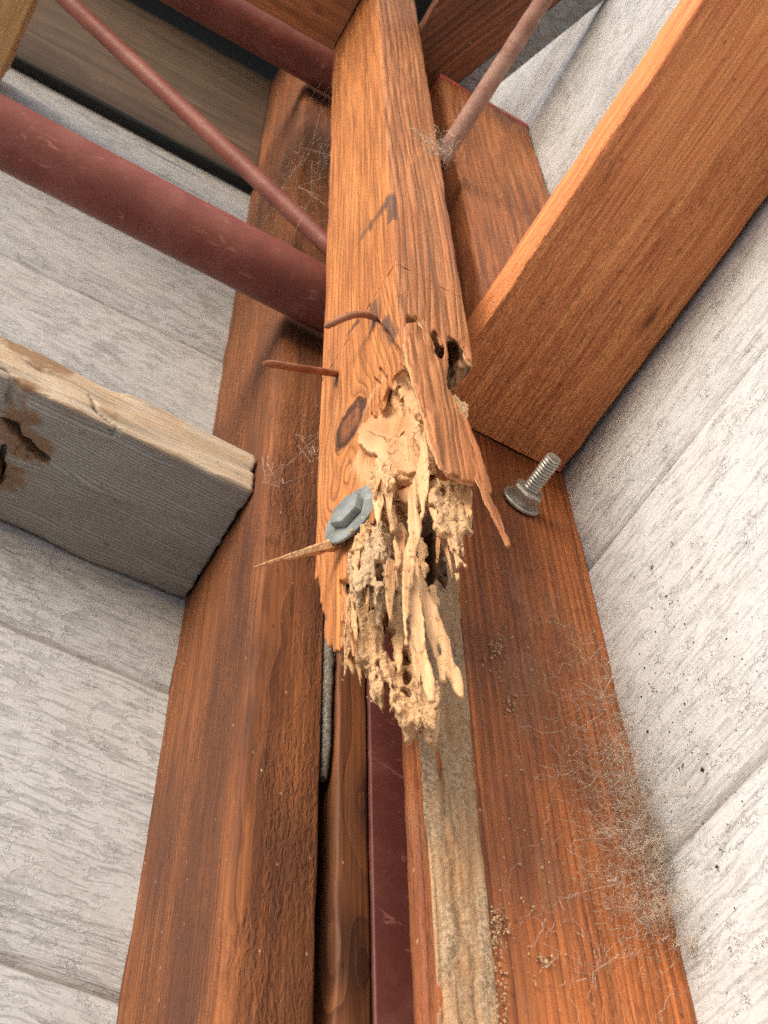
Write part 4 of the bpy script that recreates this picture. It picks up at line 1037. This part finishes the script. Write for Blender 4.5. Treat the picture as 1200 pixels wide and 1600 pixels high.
# dry slivers standing out of the break, each split along the grain with a torn, toothed end
def shard(px, C, length, width, thick, az, lean, mat, seed, up=0.35):
    rg = np.random.default_rng(seed)
    N0 = np.array([0.54, 0.84, 0.0]); base = W(onplane(px, C, N0))
    az = AZ + az
    N = np.array([math.cos(az), math.sin(az), 0.0]); T = np.array([-N[1], N[0], 0.0])
    n = 9; zs = np.linspace(up * length, -(1 - up) * length, n)
    prof = np.interp(np.linspace(0, 1, n), [0, 0.15, 0.6, 1], [0.55, 1, 0.8, 0.22]) * width / 2
    L_ = -prof * (1 + 0.22 * rg.normal(size=n)); R_ = prof * (1 + 0.22 * rg.normal(size=n))
    drift = np.cumsum(rg.normal(size=n)) * width * 0.05
    teeth = [(R_[-1] * 0.9, zs[-1] - rg.uniform(0, 0.10) * length), (R_[-1] * 0.2, zs[-1] + rg.uniform(0.02, 0.10) * length), (L_[-1] * 0.7, zs[-1] - rg.uniform(0.02, 0.16) * length)]
    out = [(L_[i] + drift[i], zs[i]) for i in range(n)] + [(a + drift[-1], b) for a, b in teeth[::-1]] + [(R_[i] + drift[i], zs[i]) for i in range(n - 1, -1, -1)]
    m = len(out); V = []
    curl = rg.normal() * 2.5
    for sgn in (-1, 1):
        for (a, b) in out:
            dd_ = sgn * thick / 2 + curl * a * a * 30 + lean * (zs[0] - b) + rg.normal() * thick * 0.12
            V.append(base + T * a + N * dd_ + np.array([0, 0, b]))
    F = [tuple(range(m)), tuple(range(2 * m - 1, m - 1, -1))] + [(i, i + m, (i + 1) % m + m, (i + 1) % m) for i in range(m)]
    o = mesh_obj('splinter', np.array(V), F, mat, timber, None if mat is not M_TIMBER else dict(ph=np.arange(2 * m) * 0.1, rf=np.zeros(2 * m), knot=np.zeros(2 * m), stain=np.zeros(2 * m), pale=np.full(2 * m, 0.55)), origin=W((0.265, 0.407, 0.56)), smooth=False)
    return o
rgs = np.random.default_rng(77)
SH = []
for i in range(5): SH.append(((rgs.uniform(580, 612), rgs.uniform(735, 770)), (0.240, 0.372, 0.73)))
for i in range(6): SH.append(((rgs.uniform(650, 690), rgs.uniform(765, 810)), (0.258, 0.362, 0.70)))
for i in range(9): SH.append(((rgs.uniform(560, 640), rgs.uniform(830, 905)), (0.245, 0.386, 0.68)))
for i in range(4): SH.append(((rgs.uniform(540, 600), rgs.uniform(950, 990)), (0.257, 0.410, 0.62)))
for i in range(2): SH.append(((rgs.uniform(620, 650), rgs.uniform(1000, 1030)), (0.259, 0.411, 0.60)))
for i in range(8): SH.append(((rgs.uniform(690, 735), rgs.uniform(765, 840)), (0.272, 0.357, 0.68)))
for i, (p_, C_) in enumerate(SH):
    mt = (M_CREAM, M_FRASS, M_TIMBER, M_FRASS, M_CREAM)[i % 5]
    shard(p_, C_, rgs.uniform(0.016, 0.048), rgs.uniform(0.0022, 0.0062), rgs.uniform(0.0005, 0.0012), rgs.normal() * 0.5, rgs.normal() * 0.10, mt, 500 + i)
# splinter standing out to the left under the washer
sa = W(on((536, 846), 0, TX0 - 0.001)); sb = W(on((392, 887), 1, 0.44))
d = sb - sa
tube('splinter', [sa - d * 0.03 + d * k for k in np.linspace(0, 1.0, 14)], [0.0034 * (1 - 0.93 * k ** 1.2) for k in np.linspace(0, 1, 14)], M_CREAM, timber, sides=5, jit=0.10, seed=9)

# ---- nails, bolt and washer in the timber
na = W(on((586, 496), 0, TX0)); n1_ = W(on((548, 493), 0, TX0 - 0.022)); n2_ = W(on((525, 502), 0, TX0 - 0.024)); n3_ = W(on((508, 510), 0, TX0 - 0.028))
def bez(ps, n):
    ps = np.array(ps, float); out = []
    for t_ in np.linspace(0, 1, n):
        q = ps.copy()
        while len(q) > 1: q = q[:-1] * (1 - t_) + q[1:] * t_
        out.append(q[0])
    return np.array(out)
nl = tube('nail', bez([na + np.array([0.004, 0, 0]), na - np.array([0.012, 0, 0]), n1_, n2_, n3_], 26), [0.0022] * 24 + [0.0020, 0.0012], M_RUST, timber, sides=12, jit=0.05, seed=11); nl['label'] = 'bent rusty nail'
nb0 = W(on((527, 584), 0, TX0)); nb1 = W(on((412, 567), 0, TX0 - 0.072))
nl = tube('nail', [nb0 + (nb1 - nb0) * k for k in np.linspace(-0.05, 1, 22)], [0.0022] * 19 + [0.0021, 0.0017, 0.0009], M_RUST, timber, sides=12, jit=0.05, seed=12); nl['label'] = 'straight rusty nail sticking out to the left'
wb = W(on((551, 806), 0, TX0 - 0.003)); wd = np.array([-1.0, -0.30, 0.0]); wd /= np.linalg.norm(wd)
bolt = lathe('bolt', wb + wd * 0.0021, wd, [(0.0096, 0), (0.0102, 0.0004), (0.0102, 0.0030), (0.0095, 0.0041), (0.0076, 0.0044)], M_ZINC, timber, 48, hexa=(0, 1, 2, 3), rot=0.35)
lathe('washer', wb, wd, [(0.0170, 0), (0.0176, 0.0003), (0.0176, 0.0013), (0.0172, 0.0017), (0.0070, 0.0022)], M_ZINC, timber, 48)
# ---- bolt in the right post
bb = W(on((813, 785), 1, YR - 0.0004)); bd = np.array([0.03, -1, 0.03]); bd /= np.linalg.norm(bd)
pb = post_r
lathe('washer', bb, bd, [(0.0130, 0), (0.0136, 0.0004), (0.0136, 0.0018), (0.0130, 0.0023), (0.0066, 0.0024)], M_STEEL, pb, 40)
lathe('nut', bb + bd * 0.0024, bd, [(0.0108, 0), (0.0112, 0.0008), (0.0112, 0.0078), (0.0100, 0.0094), (0.0068, 0.0096)], M_STEEL, pb, 48, hexa=(0, 1, 2, 3), rot=0.2)
thr = []
for i in range(64):
    h = 0.004 + i * 0.00055
    thr.append((0.0051 + 0.00055 * math.cos(i * math.pi / 2 + 0.4) - (0.0007 if i > 61 else 0), h))
lathe('threaded_rod', bb, bd, thr, M_STEEL, pb, 28)

# crust of droppings left where the timber stood against the right post
crust_px = [(655, 790), (690, 800), (700, 840), (716, 905), (733, 1100), (748, 1300), (766, 1450), (790, 1650), (800, 1720), (690, 1720), (681, 1600), (666, 1300), (652, 1150), (642, 1000)]
def crust():
    vox = 0.0010
    C = np.array([0.33, YR, 0.6])
    P = np.array([W(on(p, 1, YR))[[0, 2]] for p in crust_px])
    lo = P.min(0) - 0.004; hi = P.max(0) + 0.004
    gs = np.arange(lo[0], hi[0], vox); gz = np.arange(lo[1], hi[1], vox); gd = np.arange(-0.003, 0.006, vox)
    Gs, Gz = np.meshgrid(gs, gz, indexing='ij')
    d2 = poly_sdf(Gs, Gz, P) + 0.0003 * gnoise(Gs.shape, vox, (0.004, 0.040), 1)
    h = 0.0005 + 0.00035 * gnoise(Gs.shape, vox, (0.0035, 0.05), 3) + 0.00012 * gnoise(Gs.shape, vox, (0.003, 0.004), 4) + 0.0004 * np.clip(gnoise(Gs.shape, vox, (0.012, 0.02), 5) - 0.8, 0, 2)
    h += 0.0016 * np.exp(-((Gs - W(on((700, 1250), 1, YR))[0]) / 0.006) ** 2) * np.clip(gnoise(Gs.shape, vox, (0.006, 0.02), 6), 0, 2)
    h = np.where(d2 > 0, -0.002, np.minimum(h, 0.0004 - d2 * 1.2))
    f = (gd[None, None] - h[:, :, None]).astype(np.float32)
    f = np.maximum(f, -gd[None, None] - 0.0012)
    f = np.maximum(f, d2[:, :, None].astype(np.float32) * 0.7)
    f[0] = f[-1] = 1; f[:, 0] = f[:, -1] = 1; f[:, :, 0] = f[:, :, -1] = 1
    V, Q = surface_nets(f, vox)
    Wd = np.stack([V[:, 0] + lo[0], YR * S - (V[:, 2] - 0.003), V[:, 1] + lo[1]], 1)
    t = NT('dried_frass'); P_ = t.tc.outputs['Object']
    f1 = t.noise(t.vmath('MULTIPLY', P_, (240, 240, 7)), 1.0, 4.0, 0.6); g1 = t.noise(P_, 430, 2.0, 0.65); g2 = t.noise(t.vmath('MULTIPLY', P_, (40, 40, 14)), 1.0, 5.0, 0.65)
    c = t.mix(t.smooth(f1, 0.35, 0.65), (0.29, 0.160, 0.078), (0.41, 0.265, 0.155))
    c = t.mix(t.smooth(g2, 0.42, 0.60), c, t.mix(t.smooth(g1, 0.40, 0.62), (0.38, 0.285, 0.190), (0.22, 0.150, 0.092)))
    m = t.done(c, 0.85, t.bump(t.math('ADD', g1, f1), 0.0016, 0.9), 0.2)
    o = mesh_obj('frass_crust', Wd, Q, m, post_r, origin=W((0.33, YR, 0.4)))
    o['label'] = 'grey-tan crust of dried droppings'
crust()

# ================================================================== COBWEBS AND CRUMBS
t = NT('dusty_silk'); P = t.tc.outputs['Object']
M_WEB = t.done(t.mix(t.smooth(t.noise(P, 150, 3.0), 0.35, 0.65), (0.42, 0.31, 0.22), (0.70, 0.62, 0.53)), 0.8, None, 0.2)
def threads(name, segs, rad, label, seed, sag=0.10, jitter=0.16):
    """one web: many thin threads between pairs of world points"""
    rg = np.random.default_rng(seed); V = []; F = []
    for a, b in segs:
        a = np.asarray(a); b = np.asarray(b); L = np.linalg.norm(b - a)
        n = 13; ks = np.linspace(0, 1, n)
        pts = a + (b - a) * ks[:, None]
        pts[:, 2] -= sag * L * 4 * ks * (1 - ks) * rg.uniform(0.2, 1.4)
        j = np.cumsum(rg.normal(size=(n, 3)), 0) * jitter * L / 3; j -= ks[:, None] * j[-1]
        pts += j
        r = rad * rg.uniform(0.5, 1.5)
        s_, t_, d_ = frame_of(b - a); base = len(V)
        for p in pts:
            rr = r * rg.uniform(0.7, 1.5)
            for k in range(3):
                an = 2.094 * k; V.append(p + rr * (math.cos(an) * s_ + math.sin(an) * t_))
        for i in range(n - 1):
            for k in range(3):
                k2 = (k + 1) % 3; F.append((base + 3 * i + k, base + 3 * i + k2, base + 3 * i + 3 + k2, base + 3 * i + 3 + k))
    V = np.array(V)
    o = mesh_obj(name, V, np.array(F), M_WEB, origin=V.mean(0))
    return tag(o, label, 'cobweb')
rg = np.random.default_rng(5)
def onpost(px, lift=0.0): return W(on(px, 1, YR - lift))
def onwall(px, lift=0.0): return W(on(px, 0, XW - lift))
segs = []
edge = [(940, 1000), (960, 1090), (985, 1170), (1003, 1240), (1022, 1310), (1036, 1370), (1052, 1440), (1070, 1520)]
def edgept():
    k = rg.beta(2.2, 2.2) * (len(edge) - 1.001); i = int(k); f = k - i
    return np.array(edge[i]) * (1 - f) + np.array(edge[i + 1]) * f
for i in range(620):
    e = edgept()
    p = e + rg.normal(size=2) * np.array([8, 25]); q = p + np.array([-abs(rg.normal()) * 66, rg.normal() * 42])
    segs.append((onpost(p, rg.uniform(0, 0.022)), onpost(q, rg.uniform(0.0005, 0.014))))
for i in range(95):
    e = edgept(); p = e + np.array([-rg.uniform(0, 30), rg.normal() * 18]); q = e + np.array([abs(rg.normal()) * 45 + 6, -abs(rg.normal()) * 40 + 10])
    segs.append((onpost(p, rg.uniform(0.002, 0.03)), onwall(q, 0.0005)))
for i in range(40):
    p = np.array([rg.uniform(830, 960), rg.uniform(960, 1560)]); q = p + rg.normal(size=2) * np.array([40, 70])
    segs.append((onpost(p, 0.001), onpost(q, 0.003)))
for c_, sx, sy, nn in (((1028, 1330), 12, 18, 45), ((1080, 1475), 18, 8, 50), ((1010, 1420), 22, 22, 40)):
    for i in range(nn):
        p = np.array(c_) + rg.normal(size=2) * np.array([sx, sy]) * 0.7; q = np.array(c_) + rg.normal(size=2) * np.array([sx, sy])
        segs.append((onpost(p, rg.uniform(0, 0.02)), onpost(q, rg.uniform(0, 0.02))))
threads('cobweb', segs, 0.000070, 'dusty brown cobweb along the corner of the red-brown post and white wall', 21)
segs = []
for i in range(38):
    a = W(on(np.array((690, 235)) + rg.normal(size=2) * np.array([12, 14]), 1, 0.352 + rg.uniform(-0.01, 0.015))); b = W(on(np.array((672, 222)) + rg.normal(size=2) * np.array([20, 10]), 1, 0.3475))
    segs.append((a, b))
for i in range(12):
    segs.append((W(on((690 + rg.normal() * 6, 240), 1, 0.35)), W(on((655 + rg.normal() * 15, 205 + rg.normal() * 8), 1, 0.3475))))
threads('cobweb', segs, 0.00009, 'small tangled cobweb where the rusty rod meets the timber', 22)
segs = []
for i in range(22):
    a = W((TX0 + 0.004, TY1 - rg.uniform(0, 0.006), 1.55 + rg.uniform(-0.12, 0.30))); b = W((XL + 0.002, rg.uniform(0.59, 0.72), 1.72 + rg.uniform(-0.25, 0.35)))
    segs.append((a, b))
threads('cobweb', segs, 0.00008, 'faint cobweb strung in the dim corner left of the timber top', 23)
segs = []
for k in range(2):
    a = W(on((497, 690 + 14 * k), 0, TX0)); b = W(on((410 + 10 * k, 715 + rg.normal() * 6), 1, YL))
    segs.append((a, b))
for k in range(5):
    segs.append((W(on((484, 695), 1, 0.53)), W(on((490 + rg.normal() * 8, 715 + rg.normal() * 8), 1, 0.50))))
threads('cobweb', segs, 0.00008, 'few fine web threads between the knot of the timber and left post', 24)

def crumbs(name, pts, sizes, mat, label, seed):
    rg = np.random.default_rng(seed); V = []; F = []
    base = np.array([(1, 0, 0), (-1, 0, 0), (0, 1, 0), (0, -1, 0), (0, 0, 1), (0, 0, -1)], float)
    fc = [(0, 2, 4), (2, 1, 4), (1, 3, 4), (3, 0, 4), (2, 0, 5), (1, 2, 5), (3, 1, 5), (0, 3, 5)]
    for p, s_ in zip(pts, sizes):
        q = base * s_ * rg.uniform(0.5, 1.5, (6, 1)) * rg.uniform(0.6, 1.4, (1, 3)); k = len(V)
        a = rg.uniform(0, 6.28); ca, sa_ = math.cos(a), math.sin(a)
        q = q @ np.array([[ca, sa_, 0], [-sa_, ca, 0], [0, 0, 1]])
        V += list(q + p); F += [tuple(k + i for i in f) for f in fc]
    o = mesh_obj(name, np.array(V), np.array(F), mat, smooth=False, origin=np.array(V).mean(0))
    return tag(o, label, None, kind='stuff')
pts = []; sz = []
for c_, sx, sy, nn, s0 in (((778, 1010), 10, 22, 60, .0009), ((800, 1100), 8, 12, 40, .0009), ((775, 1450), 8, 16, 130, .0007), ((778, 1570), 8, 40, 110, .0007), ((720, 1500), 30, 80, 90, .0005), ((860, 1200), 50, 160, 130, .0006),
                           ((830, 1050), 60, 60, 80, .0006), ((1010, 1340), 25, 60, 120, .0006), ((780, 890), 10, 10, 14, .0007), ((850, 1400), 60, 120, 90, .0006), ((850, 1500), 8, 5, 30, .0008)):
    for i in range(nn):
        p = np.array(c_) + rg.normal(size=2) * np.array([sx, sy])
        if p[0] < 690 or p[0] > 885 + (p[1] - 750) * 0.235: continue
        pts.append(onpost(p, rg.uniform(0, 0.0012))); sz.append(s0 * 0.65 * rg.uniform(0.3, 1.8))
crumbs('frass_crumbs', pts, sz, M_FRASSG, 'loose crumbs of termite droppings on the red-brown post', 31)
pts = []; sz = []
for c_, sx, sy, nn, s0 in (((1050, 1090), 30, 50, 60, .00035), ((1090, 1000), 60, 90, 60, .00035), ((1080, 1230), 40, 60, 60, .0004), ((1110, 930), 70, 110, 40, .0003), ((1120, 1450), 50, 90, 30, .0003)):
    for i in range(nn):
        p = np.array(c_) + rg.normal(size=2) * np.array([sx, sy])
        if p[0] < 900 + (p[1] - 750) * 0.24: continue
        pts.append(onwall(p, 0.0)); sz.append(s0 * rg.uniform(0.4, 1.6))
for p, s0 in (((1098, 1203), .0014), ((1012, 1143), .0013), ((1070, 1100), .0012), ((1105, 1178), .0008), ((1160, 1252), .0008), ((1120, 1355), .0008), ((1041, 931), .0010), ((1050, 848), .0008), ((1018, 886), .0010)):
    pts.append(onwall(p)); sz.append(s0)
t = NT('dark_specks'); M_SPECK = t.done((0.045, 0.035, 0.028), 0.7, None, 0.3)
crumbs('dirt_specks', pts, sz, M_SPECK, 'dark specks of dirt and insect droppings on the white wall', 32)

bx0 = on((218, 226), 1, 0.728)[0]; bx1 = on((312, 277), 1, 0.728)[0]
t = NT('glossy_bead'); M_BEAD = t.done((0.62, 0.62, 0.60), 0.25, None, 0.6)
bz = on((265, 251), 1, 0.729)[2]
tube('bead', [W((x_, 0.729, bz + 0.001 * math.sin(40 * x_))) for x_ in np.linspace(bx0, bx1, 14)], [0.0022 * S * (0.3 + 0.7 * math.sin(math.pi * (k + 0.5) / 14)) for k in range(14)], M_BEAD, wl, sides=8)
